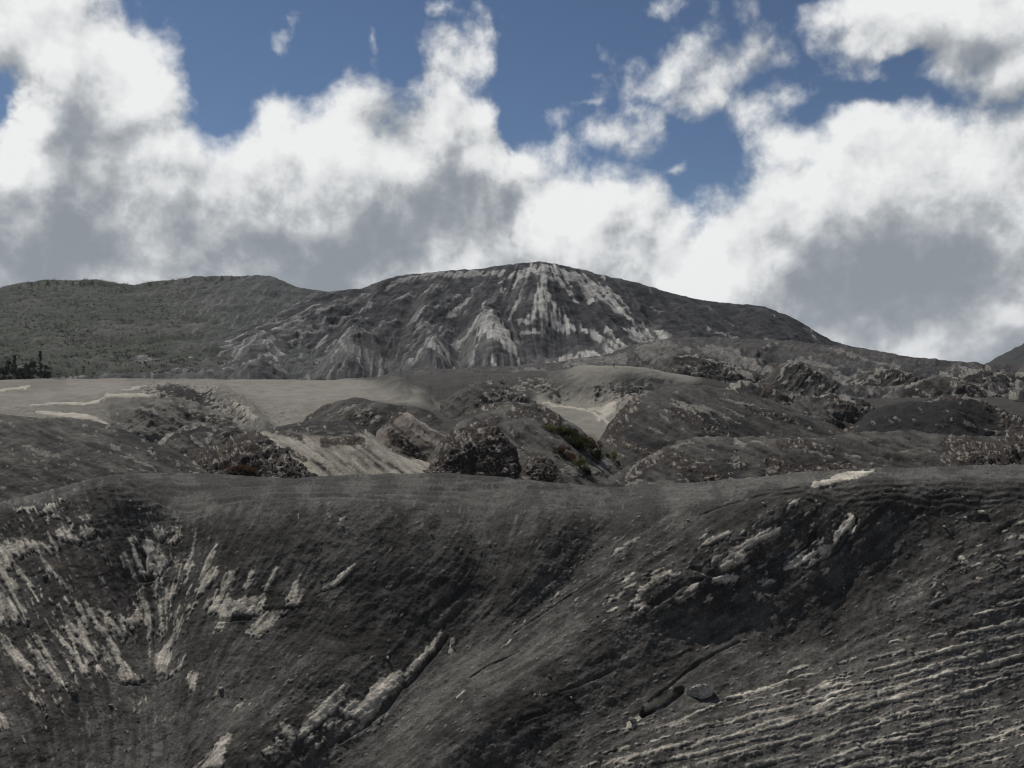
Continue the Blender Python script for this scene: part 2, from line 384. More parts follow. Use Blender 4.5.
keep = (.6 * atc(cr) + .45 * cr + 0.20 * (cid - .5) + .10 * atc(n1) > 0.42)
keep2 = (M.sample(cr, fu, fv) + 0.26 * (fid - .5) > 0.40)
crack = (.55 + .45 * sstep(.1, .6, ced)) * (0.5 + .5 * sstep(-.9, -.45, lic1))
cmask = (keep & keep2) * np.clip(crack + .35 * sstep(.9, 1.15, cr), 0, 1)
cmask = cmask.astype(f4) * sstep(-1.25, -.85, lic1 + .3 * n0)
kmask = (keep & keep2).astype(f4)
slabv = cid
# stray flakes of crust along the streaks
near_c = blur(np.clip(crust, 0, 1), 10)
fl = sstep(0.80, 0.98, 0.5 * M.fbm(3.2, 3, 9) + 0.45 * lic2 + 0.35 * n2 + 1.1 * near_c + 0.15)
flake_zone = M.zero()
for p, w in (([(0,520),(110,500),(190,520)],22),([(20,560),(60,640),(100,690)],50),([(120,580),(140,660)],40),([(540,590),(580,560),(610,545)],14),([(600,620),(680,580),(770,540),(850,500)],34),([(860,490),(960,500)],18),
             ([(910,590),(960,560),(1024,540)],24),([(620,760),(800,700),(1000,650)],40),([(430,500),(460,490)],10),([(300,700),(260,750)],18),([(560,640),(600,630)],20),([(770,640),(772,655)],10),([(400,700),(440,720)],20)):
    M.gauss(flake_zone, p, w, 1.0)
fl_p = .012 + .17 * np.clip(flake_zone, 0, 1.2) * sstep(-.3, .6, .6 * lic2 + .5 * n2) + .30 * np.clip(near_c, 0, .6) * sstep(-.2, .5, n1 + .4 * lic2)
flake = ((fid < M.sample(fl_p, fu, fv)) * sstep(.1, .7, fed) * (.45 + .55 * _rnd(fu.astype(np.int32), fv.astype(np.int32), 2))).astype(f4)
cmask_s = blur(kmask, 1)
_i = np.clip((np.arange(M.nu)[None, :] - 4 * flow[0]).astype(np.int32), 0, M.nu - 1); _j = np.clip((np.arange(M.nv)[:, None] - 4 * flow[1]).astype(np.int32), 0, M.nv - 1)
lip = np.clip(cmask_s[_j, _i] - cmask_s, 0, 1)          # the washed-out hollow just below a slab
# gullies (further back) and spurs (closer), metres along the line of sight
R_ = lambda pts, w, val: M.gauss(relief, pts, w, val)
R_([(160,540),(148,600),(142,680),(150,760),(160,900)], 34, 6.5); R_([(20,520),(60,640),(90,760)], 34, -1.5); R_([(300,520),(240,620),(220,760)], 45, -2.2)
R_([(480,510),(490,560),(470,610),(410,690),(330,768),(280,860)], 26, 4.2); R_([(360,520),(350,600),(300,700),(250,780)], 34, -2.5); R_([(300,640),(240,700)], 14, 1.2)
R_([(610,510),(590,545),(560,600),(500,640)], 24, 3.2); R_([(545,500),(535,560)], 22, -1.6)
R_([(800,492),(720,556),(640,610),(540,690),(450,760),(380,860)], 30, -4.6); R_([(640,510),(612,560),(560,612)], 10, -1.0)
R_([(960,515),(900,545),(845,590),(800,640),(740,680),(660,705),(560,760),(470,860)], 42, 2.2); R_([(845,560),(840,640)], 12, 1.5)
R_([(880,500),(850,545),(790,590)], 16, -1.8); R_([(1080,560),(960,600),(860,660),(740,710),(620,770)], 44, -3.3); R_([(1000,700),(940,760)], 30, 2.0)
relief += 0.9 * n3 + 0.35 * n2
# benches, scarps and tracks: rise on the upper side of the line
CUT = lambda pts, w, val: M.stroke(cut, pts, w, val, soft=0.6)
for p, w, val in (([(122,479),(140,488),(165,500),(190,505.5),(250,500),(330,500),(400,504)],3.6,.55),([(190,489),(260,486),(340,488),(430,490),(500,486)],3,.35),([(300,481),(420,483),(520,488),(640,495)],2.4,.3),
    ([(644,713),(655,704),(668,697),(682,688)],11,1.8),([(404,676),(385,700),(362,718),(338,736)],6,.8),([(446,630),(432,648),(418,664),(404,680)],5,.7),([(512,629),(530,618),(556,603),(600,575)],2.2,.14),
    ([(470,676),(490,662),(520,648)],2.4,.3),([(520,726),(545,718)],3.5,.45),([(856,521),(848,533),(838,548),(826,558)],5,.8),([(745,568),(770,556),(800,546),(812,538)],12,.9),([(690,574),(712,580),(745,570)],5,.5),
    ([(640,620),(680,590),(700,585)],7,.5),([(130,572),(150,568)],5,.8),([(118,676),(140,669)],3,.15),([(222,624),(252,622)],4,.6),([(140,545),(140,562)],3,.6),([(147,612),(150,640)],3.5,.5),
    ([(972,516),(990,520)],6,.5),([(820,492),(850,482)],4,.4),([(690,498),(760,506),(812,496)],2.4,.12),([(700,520),(740,508),(800,492)],2.4,.25),([(650,700),(700,660),(740,640)],3,.3),([(560,700),(620,670)],3,.3)):
    CUT(p, w, val)
tr = M.fbm(60, 3, 20)
tracks = np.sin((M.V + 6 * tr) * 1.05) * 0.5 + 0.5
# albedo zones
LI = lambda pts, w, val: M.gauss(lite, pts, w, val)
LI([(150,660),(140,768)],22,.55); LI([(200,730),(130,768)],16,.4); LI([(420,690),(340,760)],26,.5); LI([(250,660),(230,700)],18,.35); LI([(480,640),(420,700)],14,.35); LI([(560,620),(500,680)],16,.4); LI([(600,560),(700,510)],16,.35)
LI([(100,505),(180,512),(260,506)],8,.4); LI([(0,490),(60,480)],14,.35); LI([(700,620),(620,650)],10,.45); LI([(790,600),(700,640)],9,.4); LI([(950,640),(880,700),(750,760)],50,.55); LI([(1000,730),(900,768)],40,.5); LI([(500,745),(440,768)],16,.5)
LI([(560,640),(600,720)],12,.2); LI([(980,560),(900,610)],22,.25); LI([(360,530),(300,560)],22,.25); LI([(620,495),(800,480),(1024,474)],7,.35)
LI([(600,520),(560,580)],20,-.25); LI([(900,560),(840,610)],30,-.15); LI([(780,560),(700,600)],14,-.2); LI([(60,520),(20,520)],12,-.35); LI([(300,630),(380,640)],18,-.35); LI([(150,575),(170,575)],10,-.3); LI([(430,740),(520,720),(570,700)],12,-.4); LI([(860,500),(960,520)],18,-.3); LI([(480,575),(420,600)],12,-.3)
RE = lambda pts, w, val: M.gauss(redm, pts, w, val)
RE([(60,560),(130,600)],20,.55); RE([(0,690),(40,690)],10,.6); RE([(40,755),(30,768)],8,.6); RE([(960,580),(980,560)],14,.5); RE([(880,690),(920,670)],26,.3); RE([(300,725),(320,735)],8,.5); RE([(930,625),(950,640)],14,.5)

def paint_near(u, v, P, n, px):
    sm = lambda m: M.sample(m, u, v)
    cm = sm(cmask); sv = sm(slabv); fk = sm(flake) * (1 - cm) * (1 - .75 * sstep(512, 498, v) * sstep(90, 125, u))
    g1 = w3(P, 0.9, 4, 1, .55); g2 = w3(P, 4.5, 4, 2)
    li = sm(lite); nn = sm(n2)
    ev = np.interp(u, np.array(edge)[:, 0], np.array(edge)[:, 1]); ter = sstep(10, -4, v - ev) * sstep(90, 125, u)
    ht = fbm(u / 46, v / 1.7, np.full_like(u, 3.3), 4, .6); hw = fbm(u / 60, v / 5, np.full_like(u, 8.3), 3, .5)
    l1 = sm(lic1) * (1 - ter) + 1.0 * ht * ter; l2 = sm(lic2) * (1 - ter) + hw * ter
    pxn = fbm(u / 1.3, v / 1.1, np.full_like(u, 1.3), 2, .6); spk = fbm(u / 2.6, v / 2.0, np.full_like(u, 6.3), 3, .6)
    a = np.clip(0.42 + li * 0.85 + 0.30 * nn + 0.20 * l2 + 0.14 * g2, 0, 1.7)
    tong = sstep(-.12, .16, .30 * l2 + .6 * nn + .5 * (li - .12) + .2 * spk)
    a = a * .75 + .46 * tong + .04 + .35 * sm(GR)
    c = base(u.shape, ASH) * (0.80 + 1.15 * a)[..., None]
    c = mixc(c, np.clip(sm(redm) * (0.7 + 0.6 * g2), 0, 1) * .8, (0.052, 0.038, 0.034))
    cid2 = sm(slabv) - .5
    c = c * np.clip(1 + 0.18 * l1 + .10 * cid2 + 0.16 * g1 + .22 * pxn + .26 * spk, .25, 2.4)[..., None]
    ckc = np.array(CRUST, f4) * (0.80 + 0.34 * l1 + 0.08 * g1 + 0.12 * g2 + .22 * pxn + .20 * spk + .18 * nn + .42 * (sv - .5) + 0.22 * (np.clip(sm(crust), 0, 1.3) - .8))[..., None]
    c = c * (1 - cm[..., None]) + ckc * cm[..., None]
    c = c * (1 - fk[..., None] * .8) + np.array((0.22, 0.207, 0.185), f4) * fk[..., None] * .8
    # outward relief: slabs and flakes raised, scarps and lip hollows sunk
    far = sstep(1000, 800, v)
    d = 0.075 * sm(cmask_s) + 0.10 * fk - 0.62 * sm(cut) + 0.04 * sm(cmask) * l1
    d += 0.07 * g1 + 0.13 * g2 + 0.012 * l1 + 0.035 * l2 + 0.02 * spk
    tr_zone = sstep(512, 500, v) * sstep(100, 140, u)
    d += 0.10 * sm(tracks) * tr_zone
    d -= 0.13 * sm(lip)
    d -= 0.4 * sm(relief) * (np.clip((v - 478) / 34, 0.0, 1)) * 0.85
    return d, c

near_mat = ground_mat('black_ash_and_crust', 0.11, 0.4, 0.22)
topv = [(-260,560),(-60,530),(0,508),(50,492),(85,481),(110,475),(150,474),(215,475),(290,479),(345,476),(440,473),(500,477),(560,485),(620,487),(700,483),(768,477),(800,473),(860,469),(1024,465),(1200,462),(1500,450)]
edge = [(-260,575),(0,516),(110,481),(140,493),(190,508),(260,503),(400,506),(500,508),(600,508),(700,504),(800,486),(860,478),(1024,478),(1500,470)]
sheet('ash_slope_terrain', -150, 1190, 0.75,
      [(('z', -52.0), 50), (1010, 64), (768, 77), (640, 89), (edge, 104), (topv, [(-260,106),(110,108),(190,124),(700,124),(860,116),(1200,118)]), (('z', -24.0), 138), (('z', -40.0), 152)],
      [14, 90, 210, 235, 50, 26, 10, 4], paint_near, near_mat)
# =================================================================== MIDDLE GROUND
def spots(P, s, lo, hi, seed, o=3, kind=0): return sstep(lo, hi, w3(P, s, o, seed, kind=kind))
mid_mat = ground_mat('pale_sand_and_ash', 0.30, 0.22, 0.3)
MM = Map(-260, 1300, 330, 520, 0.8)
sandc = MM.zero(); darkc = MM.zero(); brt = MM.zero(); mrel = MM.zero(); rough = MM.zero()
MM.poly(sandc, [(-260,380),(330,378),(400,384),(470,395),(480,402),(440,408),(360,400),(310,420),(260,440),(190,440),(100,440),(-260,440)], 1, 4)
MM.poly(sandc, [(548,372),(600,364),(670,366),(700,378),(650,400),(640,420),(610,445),(560,425),(530,402),(545,385)], 1.15, 6)
MM.poly(sandc, [(400,408),(430,425),(470,450),(445,474),(340,480),(250,440),(330,440),(370,430)], 1, 5)
MM.poly(sandc, [(560,430),(640,440),(640,490),(580,490)], .7, 6)
MM.gauss(darkc, [(385,378),(450,374),(500,376),(560,378)], 9, .8); MM.gauss(darkc, [(395,386),(400,392)], 6, .5); MM.gauss(darkc, [(430,400),(470,408),(500,400)], 9, .7)
MM.gauss(darkc, [(60,405),(140,410)], 6, .35); MM.gauss(darkc, [(150,395),(230,412),(250,440)], 14, .45); MM.gauss(darkc, [(0,388),(60,384)], 4, .35);
for p, w in (([(32,407),(60,403),(110,402),(165,401)],3),([(35,412),(90,418),(106,422)],5),([(140,440),(170,430),(186,440),(170,450)],9),([(172,405),(190,416)],2.6),([(232,410),(246,420),(256,430)],6),([(124,398),(150,392)],2.2),
             ([(402,411),(428,428),(445,440)],6),([(400,420),(425,438)],10),([(545,404),(590,410),(612,425)],4),([(590,404),(612,408),(600,420)],10),([(0,392),(30,388)],2.4)):
    MM.stroke(brt, p, w, 1, soft=.6)
for p, w in (([(180,400),(240,425)],14),([(150,392),(200,405)],8),([(535,385),(560,392)],6),([(600,395),(640,392),(620,402)],6),([(490,385),(520,388)],6)): MM.gauss(rough, p, w, .8)
MM.gauss(mrel, [(215,396),(245,412),(262,432)], 7, -6); MM.gauss(mrel, [(110,400),(150,396),(190,400)], 6, -5); MM.gauss(mrel, [(120,425),(160,432)], 10, 5)
MM.gauss(mrel, [(395,384),(400,388)], 7, -7); MM.gauss(mrel, [(440,392),(500,384)], 9, 8); MM.gauss(mrel, [(590,376),(640,376)], 16, -4); MM.gauss(mrel, [(560,395),(600,404)], 6, 5)
def paint_plain(u, v, P, n, px):
    wu = 3 * fbm(u / 10, v / 5, np.full_like(u, 4.4), 3, .6); wv = 1.2 * fbm(u / 8, v / 4, np.full_like(u, 8.4), 3, .6)
    s_ = lambda m: MM.sample(m, u + wu, v + wv)
    g0 = w3(P, 1.2, 3, 1); g1 = w3(P, 7, 4, 2); g2 = w3(P, 30, 3, 3)
    pxn0 = fbm(u / 4, v / 1.6, np.full_like(u, 7.7), 3, .6)
    sd = np.clip(s_(sandc) + 0.25 * g1 * (s_(sandc) > .02), 0, 1)
    c = mixc(base(u.shape, ASH2), sd, SAND)
    pk = sstep(0.0, 0.6, g2 + .3 * pxn0) * sd * .6
    c = mixc(c, pk, (0.165, 0.143, 0.122)); c = mixc(c, sd * sstep(400, 412, v) * sstep(-.1, .5, pxn0 + .5 * g1) * sstep(420, 300, u) * .6, (0.10, 0.092, 0.08))
    c = mixc(c, np.clip(s_(darkc) * (1 + .5 * g1), 0, 1), (0.052, 0.050, 0.046))
    c = mixc(c, sstep(.3, 1.0, s_(brt) + .22 * g1 + .2 * pxn0), (0.34, 0.315, 0.265))
    rg = s_(rough)
    rk = sstep(0.50, 0.62, rg * .55 + .45 * w3(P, 1.6, 3, 8) + .12)
    c = mixc(c, rk, (0.22, 0.205, 0.18)); c = mixc(c, sstep(.5, .7, rg * .6 - .5 * w3(P, 2.2, 3, 9)), (0.03, 0.028, 0.027))
    pxn = fbm(u / 1.4, v / 1.1, np.full_like(u, 2.7), 2, .6)
    c *= (1 + .06 * g0 + .09 * g1 + .06 * pxn)[..., None]
    d = 0.05 * g0 + 0.3 * g1 + .8 * g2 - s_(mrel) * .55 + 0.5 * rk + rg * .6 * w3(P, 3, 4, 7) + 0.5 * s_(brt)
    return d, c
plain_top = [(-300,382),(0,380),(100,378.5),(200,379.5),(330,380.5),(400,376),(450,372),(500,371),(560,371),(620,370.5),(680,373),(740,385),(800,400),(1024,410),(1300,410)]
sheet('sand_plain_terrain', -250, 1280, 1.0,
      [(('z', -34), 150), (505, 168), (475, 195), (448, 228), (420, 262), (398, 300), (plain_top, [(-300,420),(350,420),(500,360),(620,315),(740,320),(1300,340)]), (('z', [(-300,-10),(500,-7),(620,-5),(760,-14),(1300,-20)]), 480), (('z', -12), 640)],
      [6, 40, 46, 50, 50, 50, 60, 16, 4], paint_plain, mid_mat)

def dome(top, bot, Yb, Yt, back=26, zb=None, steep=False):
    """keys of a mound: foot, shoulders, crest, then the far side"""
    tp = np.array(top, float); us = np.arange(tp[0, 0], tp[-1, 0] + 1, 6.0)
    t = np.interp(us, tp[:, 0], tp[:, 1]); b = np.interp(us, *np.array(bot, float).T) if not np.isscalar(bot) else np.full(us.shape, float(bot))
    ks = []
    for f in (0, .35, .65, .87, 1.0):
        g = 0.45 * f + 0.55 * (1 - math.sqrt(max(0, 1 - f * f)))
        if steep: g = .3 * f + .7 * f ** 5
        ks.append((list(zip(us, b + (t - b) * f)), Yb + (Yt - Yb) * g))
    z = (HOR - t) / F * Yt; h = np.maximum((b - t) / F * Yt, 0.5)
    ks.append((('z', list(zip(us, z - h * .25))), Yt + back * .4)); ks.append((('z', list(zip(us, z - h * 1.3 - 2))), Yt + back))
    return ks

def mound_paint(col1, col2, amp=1.0, fine=1.0, crustw=0.0, flowdir=(1, .5), marks=(), darks=(), reds=0.0, seed=0, rocky=0.0, pale_c=(0.17, 0.158, 0.14), cuts=(), rocks=()):
    def f(u, v, P, n, px):
        s = px
        g0 = w3(P, 2.6 * s, 3, seed + 1); g1 = w3(P, 11 * s, 4, seed + 2); g2 = w3(P, 45 * s, 3, seed + 3)
        # streaks down the fall line
        a = (u * flowdir[0] + v * flowdir[1]); b = (-u * flowdir[1] + v * flowdir[0])
        st = fbm(a / 26.0, b / 3.2, np.full_like(a, seed + .3), 4, .55)
        c = mixc(base(u.shape, col1), np.clip(.5 + .35 * g1 + .25 * g2 + .45 * st, 0, 1), col2)
        mk = np.zeros_like(u); dk = np.zeros_like(u)
        mp = Map(u.min() - 2, u.max() + 3, v.min() - 2, min(v.max(), 560) + 3, 1.0)
        A = mp.zero(); B = mp.zero(); Cc = mp.zero()
        for p, w in marks: mp.stroke(A, p, w, 1, soft=.6)
        lr = np.random.default_rng(seed + 100)
        for _ in range(int((u.max() - u.min()) * .5)):        # stray pale fragments down the fall line
            x, y, l = lr.uniform(u.min(), u.max()), lr.uniform(max(340, v.min()), 488), lr.uniform(2, 9)
            mp.stroke(A, [(x, y), (x + flowdir[0] * l, y + flowdir[1] * l)], lr.uniform(.8, 1.8), lr.uniform(.55, .9), soft=.8)
            x, y, l = lr.uniform(u.min(), u.max()), lr.uniform(max(340, v.min()), 488), lr.uniform(6, 26)
            mp.gauss(B, [(x, y), (x + flowdir[0] * l, y + flowdir[1] * l)], lr.uniform(.8, 1.8), lr.uniform(.3, .7))
        for p, w in darks: mp.gauss(B, p, w, 1)
        for p, w in cuts: mp.stroke(Cc, p, w, 1, soft=.7)
        D = mp.zero()
        for p, w in rocks: mp.gauss(D, p, w * .72, 1.1)
        wu = 2.2 * fbm(u / 8, v / 6, np.full_like(u, seed + 4.4), 3, .6); wv = 1.6 * fbm(u / 8, v / 6, np.full_like(u, seed + 8.4), 3, .6)
        mk = mp.sample(A, u + wu, v + wv); dk = np.clip(mp.sample(B, u, v), 0, 1); ck = mp.sample(Cc, u, v)
        fl_ = math.hypot(*flowdir); fdx, fdy = flowdir[0] / fl_, flowdir[1] / fl_
        n5 = fbm(u / 6, v / 5, np.full_like(a, seed + 5.3), 3, .6)
        ru, rv, rr_, re = cells(u + 1.5 * n5, v + 1.2 * g1, 4.2, fdx, fdy, 2.4, seed % 7)
        su, sv_, sr, se = cells(u, v, 2.3, fdx, fdy, 1.6, 3 + seed % 5, 1)
        pale = ((.5 * mp.sample(A, su + wu, sv_ + wv) + .5 * mk + .5 * (sr - .5)) > .42) * (mk > .05) * (.6 + .4 * sr)
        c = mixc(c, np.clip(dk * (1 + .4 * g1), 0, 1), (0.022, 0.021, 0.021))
        d = amp * s * (1.0 * g1 + 2.4 * g2 + .3 * g0 + .5 * st)
        if rocky > 0:
            d = d + rocky * s * 2.5 * w3(P, 30 * s, 2, seed + 5, .5, kind=1)
        c = mixc(c, pale, pale_c)
        rz = np.clip(mp.sample(D, u, v), 0, 1)
        rz = sstep(.35, .65, rz + .35 * g1 + .15 * g0)
        if rocky > 0: rz = np.maximum(rz, min(1, rocky))
        f1 = w3(P, 16 * s, 3, seed + 8, .55, kind=1); 
        rr_ = np.where(n5 > .1, rr_, sr); re = np.where(n5 > .1, re, se)
        hh = np.clip(rr_ * 1.0 + .25 * n5, 0, 1)
        c = mixc(c, rz * .9, (0.034, 0.030, 0.028)); c = mixc(c, rz * sstep(.40, .60, hh) * .8, (0.070, 0.055, 0.047))
        c = mixc(c, rz * sstep(.80 - .08 * (rocky > 0), .92, hh), (0.20, 0.184, 0.16)); c = mixc(c, rz * sstep(.5, .1, re) * .75, (0.014, 0.013, 0.012))
        d = d + rz * s * (2.0 * f1 * (rocky > 0) + .8 * f1 + 1.3 * (rr_ - .5) * sstep(0, .6, re))
        pxn = fbm(u / 1.2, v / 1.0, np.full_like(u, seed + .7), 2, .6)
        c = c * np.clip(1 + .2 * g0 + .18 * st + .24 * pxn, .3, 2.2)[..., None]
        return d + .5 * s * pale - 3.0 * s * ck, c
    return f
G1, G2 = (0.040, 0.0375, 0.034), (0.092, 0.087, 0.077)
hill_mat = ground_mat('grey_ash', 0.2, 0.30, 0.5)
far_mat = ground_mat('far_ash', 1.1, 0.35, 0.6)

# left dark mound in front of the plain
sheet('ash_mound_hill', -240, 262, 0.9, dome([(-240,430),(-60,416),(0,414),(40,417),(90,420),(118,428),(150,441),(180,455),(205,468),(235,482),(262,500)], [(-240,600),(0,535),(110,512),(262,520)], 112, 150, 30),
      [60, 50, 40, 20, 10, 8], mound_paint(G1, G2, 1.0, marks=[([(122,455),(140,462),(154,468)],2.4),([(110,447),(122,449)],3),([(70,463),(76,464)],2),([(24,447),(60,458)],5),([(0,488),(5,488)],2)], darks=[([(120,432),(180,462)],4),([(100,478),(150,485)],4)], rocks=[([(150,452),(200,475)],4),([(100,500),(60,510)],3)], flowdir=(.93,.36), seed=2), hill_mat)
# back mound with pale patches
sheet('ash_mound_hill', 286, 470, 0.8, dome([(286,440),(303,421),(318,408),(338,400),(357,397),(378,401),(402,406),(425,408),(445,420),(470,440)], [(286,470),(470,470)], 222, 262, 30),
      [40, 34, 26, 14, 8, 6], mound_paint(G1, G2, .8, marks=[([(340,415),(350,409),(356,404)],3),([(350,418),(362,414),(375,412)],7)], darks=[([(303,418),(325,405)],2.5),([(365,420),(390,416),(402,410)],3),([(415,402),(440,412)],6)], rocks=[([(303,420),(318,408),(330,403)],3),([(350,418),(375,414)],4),([(365,425),(402,412)],4)], flowdir=(.85,-.5), seed=4), hill_mat)
# pale sand bowl and dune in front
sheet('sand_dune_hill', 236, 462, 0.8, dome([(236,462),(255,433),(280,426),(310,421),(345,420),(366,428),(385,446),(405,456),(430,463),(447,474),(462,490)], [(236,520),(462,510)], 148, 190, 24),
      [44, 40, 30, 16, 8, 6], mound_paint((0.21,0.195,0.162),(0.285,0.265,0.222), .55, marks=[([(300,444),(325,462),(345,476)],5),([(366,430),(370,440),(366,448)],2),([(255,436),(300,446)],1.5)], darks=[([(300,425),(345,424)],5.5),([(268,427),(325,430),(350,428)],5),([(345,421),(364,428)],4)], rocks=[([(324,443),(340,440),(360,441)],4.5),([(270,430),(300,438)],3),([(395,448),(410,456)],4),([(296,455),(305,460)],3)], flowdir=(.8,.6), seed=6, pale_c=(0.25,0.235,0.2)), mid_mat)
# pink-grey sand face behind the red block
sheet('sand_dune_hill', 376, 500, 0.8, dome([(376,432),(402,411),(420,420),(440,432),(456,442),(480,452),(500,470)], [(376,500),(500,500)], 196, 214, 20),
      [30, 26, 20, 12, 6, 5], mound_paint((0.15,0.128,0.11),(0.21,0.185,0.16), .9, darks=[([(395,436),(420,455)],3)], marks=[([(402,412),(440,433)],2.4),([(410,425),(440,448)],6)], rocks=[([(392,434),(405,444),(420,455)],5),([(385,425),(400,414)],3)], flowdir=(.8,.6), seed=7, pale_c=(0.26,0.235,0.2)), mid_mat)
# central mound
sheet('ash_mound_hill', 424, 652, 0.8, dome([(424,466),(440,440),(455,425),(470,414),(490,405),(512,401),(535,404),(556,412),(580,428),(600,446),(620,462),(652,490)], [(424,520),(652,520)], 150, 204, 30),
      [60, 50, 36, 20, 10, 8], mound_paint(G2, (0.085,0.081,0.074), 1.0, marks=[([(478,410),(492,404),(494,406)],4),([(515,400),(530,402)],2),([(596,468),(612,462),(625,455)],7),([(540,407),(585,432),(612,452)],2.2),([(560,472),(600,470)],8)], darks=[([(462,414),(500,398)],3),([(515,403),(545,418)],2.5),([(540,410),(620,458)],1.8),([(470,425),(500,420)],3)], cuts=[([(540,411),(580,432),(622,460)],4)], rocks=[([(512,414),(535,412),(548,424)],7),([(462,418),(500,404)],3.5),([(470,430),(496,422)],5),([(512,430),(522,448)],3),([(536,404),(560,420)],3)], flowdir=(.82,.57), seed=9), hill_mat)
# dark mound right of the middle
sheet('ash_mound_hill', 590, 905, 0.8, dome([(590,452),(606,430),(618,412),(632,400),(652,390),(680,385),(705,386),(735,392),(770,400),(805,414),(840,428),(905,452)], [(590,500),(905,500)], 176, 238, 30),
      [54, 46, 36, 20, 10, 8], mound_paint(G1, (0.072,0.069,0.064), 1.1, marks=[([(668,402),(690,410),(700,418)],3),([(676,400),(700,410),(716,420)],2.6),([(660,415),(672,424)],3),([(690,405),(715,412),(740,424)],2.4),([(722,408),(745,418)],2),([(650,428),(665,434)],2.4),([(720,396),(760,408),(800,424)],2)], darks=[([(616,428),(640,448),(670,452)],7),([(632,402),(622,420)],5),([(700,420),(730,434)],6),([(740,424),(760,434)],4)], rocks=[([(612,440),(622,418),(635,405)],6),([(618,440),(640,452),(665,455)],5),([(675,412),(700,424)],5),([(705,428),(730,436)],5),([(745,408),(790,420)],4)], flowdir=(.9,.43), seed=12), hill_mat)
# right mound in front
sheet('ash_mound_hill', 570, 1300, 0.9, dome([(570,498),(596,484),(620,472),(640,459),(660,448),(685,441),(710,438),(760,438),(800,437),(850,434),(920,432),(980,438),(1040,436),(1160,425),(1300,430)], [(570,530),(1300,520)], 132, 168, 30),
      [60, 50, 40, 20, 10, 8], mound_paint(G1, G2, 1.2, marks=[([(622,482),(632,470),(648,460),(668,452),(690,442)],4.5),([(628,486),(642,480)],4),([(688,470),(700,464),(710,474)],6),([(682,458),(696,464)],4),([(700,478),(706,482)],3),([(728,461),(738,457)],4),([(768,470),(778,468)],7),([(735,440),(745,446)],5),([(752,442),(765,446)],3),([(846,452),(860,457)],3),([(800,448),(830,456)],2)],
      darks=[([(620,484),(640,474),(650,462)],4),([(690,470),(720,478)],9),([(770,470),(830,466)],9),([(726,466),(740,470)],5)], rocks=[([(622,484),(650,462)],3),([(670,458),(700,470),(715,482)],9),([(770,460),(790,470),(850,470)],7),([(730,462),(745,468)],4),([(950,446),(990,452),(1030,448)],11),([(1000,462),(1040,456)],8),([(780,445),(830,448)],4)], flowdir=(.93,.3), seed=14, cuts=[([(616,484),(640,472),(660,458)],5)]), hill_mat)
# very dark mound and the ground around it
sheet('ash_mound_hill', 800, 1300, 0.9, dome([(800,446),(830,438),(850,428),(866,415),(882,407),(905,401),(925,399),(945,393),(962,394),(985,402),(1005,413),(1040,420),(1150,400),(1300,410)], [(800,500),(1300,490)], 190, 232, 26),
      [44, 36, 30, 16, 8, 6], mound_paint((0.024,0.024,0.024),(0.042,0.041,0.039), 1.3, marks=[([(925,402),(945,396)],3),([(960,396),(985,402),(990,408)],4),([(988,400),(1010,412)],4),([(962,424),(975,426)],3),([(1000,440),(1010,428),(1020,424)],3)], darks=[([(870,420),(930,412),(980,412)],11)], rocks=[([(808,432),(830,436),(850,430)],5),([(985,404),(1015,420),(1024,430)],6),([(940,398),(960,395)],3),([(1000,430),(1024,450)],8)], flowdir=(.9,.4), seed=16), hill_mat)

# a maze of smaller eroded ridges
def ridge(top, foot, Yb, Yt, seed, fd, c1=None, c2=None, n=10, crest=True):
    lr = np.random.default_rng(seed); t = np.array(top, float); mk = []; dk = []
    for i in range(len(t) - 1):
        if crest and lr.random() < .75:
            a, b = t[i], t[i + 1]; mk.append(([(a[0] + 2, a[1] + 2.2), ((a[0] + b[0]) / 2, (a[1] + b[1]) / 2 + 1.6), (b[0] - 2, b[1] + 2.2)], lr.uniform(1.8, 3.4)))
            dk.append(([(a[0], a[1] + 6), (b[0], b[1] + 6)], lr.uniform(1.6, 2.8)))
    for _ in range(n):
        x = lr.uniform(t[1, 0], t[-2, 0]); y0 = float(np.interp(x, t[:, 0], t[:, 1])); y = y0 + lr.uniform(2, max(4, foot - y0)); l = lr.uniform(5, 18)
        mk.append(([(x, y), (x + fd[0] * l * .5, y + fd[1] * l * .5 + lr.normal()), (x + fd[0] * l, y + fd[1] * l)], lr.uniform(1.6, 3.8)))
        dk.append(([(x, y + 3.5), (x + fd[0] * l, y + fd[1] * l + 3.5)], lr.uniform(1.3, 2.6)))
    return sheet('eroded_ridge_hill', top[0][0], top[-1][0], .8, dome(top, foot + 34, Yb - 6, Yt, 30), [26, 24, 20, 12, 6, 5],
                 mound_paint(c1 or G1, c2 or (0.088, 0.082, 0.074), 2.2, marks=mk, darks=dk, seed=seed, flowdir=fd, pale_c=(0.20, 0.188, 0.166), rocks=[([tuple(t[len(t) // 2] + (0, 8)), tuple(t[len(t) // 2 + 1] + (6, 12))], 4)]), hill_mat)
ridge([(636,384),(655,366),(676,357),(700,354),(724,360),(750,370),(785,390)], 384, 400, 440, 41, (.85,.5), n=8)
ridge([(700,404),(722,388),(742,380),(765,383),(790,392),(820,404),(850,418)], 410, 262, 300, 42, (.88,.47), n=8)
ridge([(742,396),(762,374),(782,364),(800,362),(818,370),(838,380),(862,398)], 392, 380, 420, 43, (-.6,.6), n=12)
ridge([(772,420),(790,404),(812,395),(832,392),(852,398),(874,410),(892,424)], 416, 232, 262, 44, (.7,.6), n=9)
ridge([(826,400),(848,380),(872,370),(894,366),(916,373),(934,384),(952,398)], 394, 400, 440, 45, (-.85,.5), n=14)
ridge([(880,404),(904,388),(930,380),(952,378),(976,384),(1000,394),(1020,408)], 400, 320, 350, 46, (.8,.5), n=10)
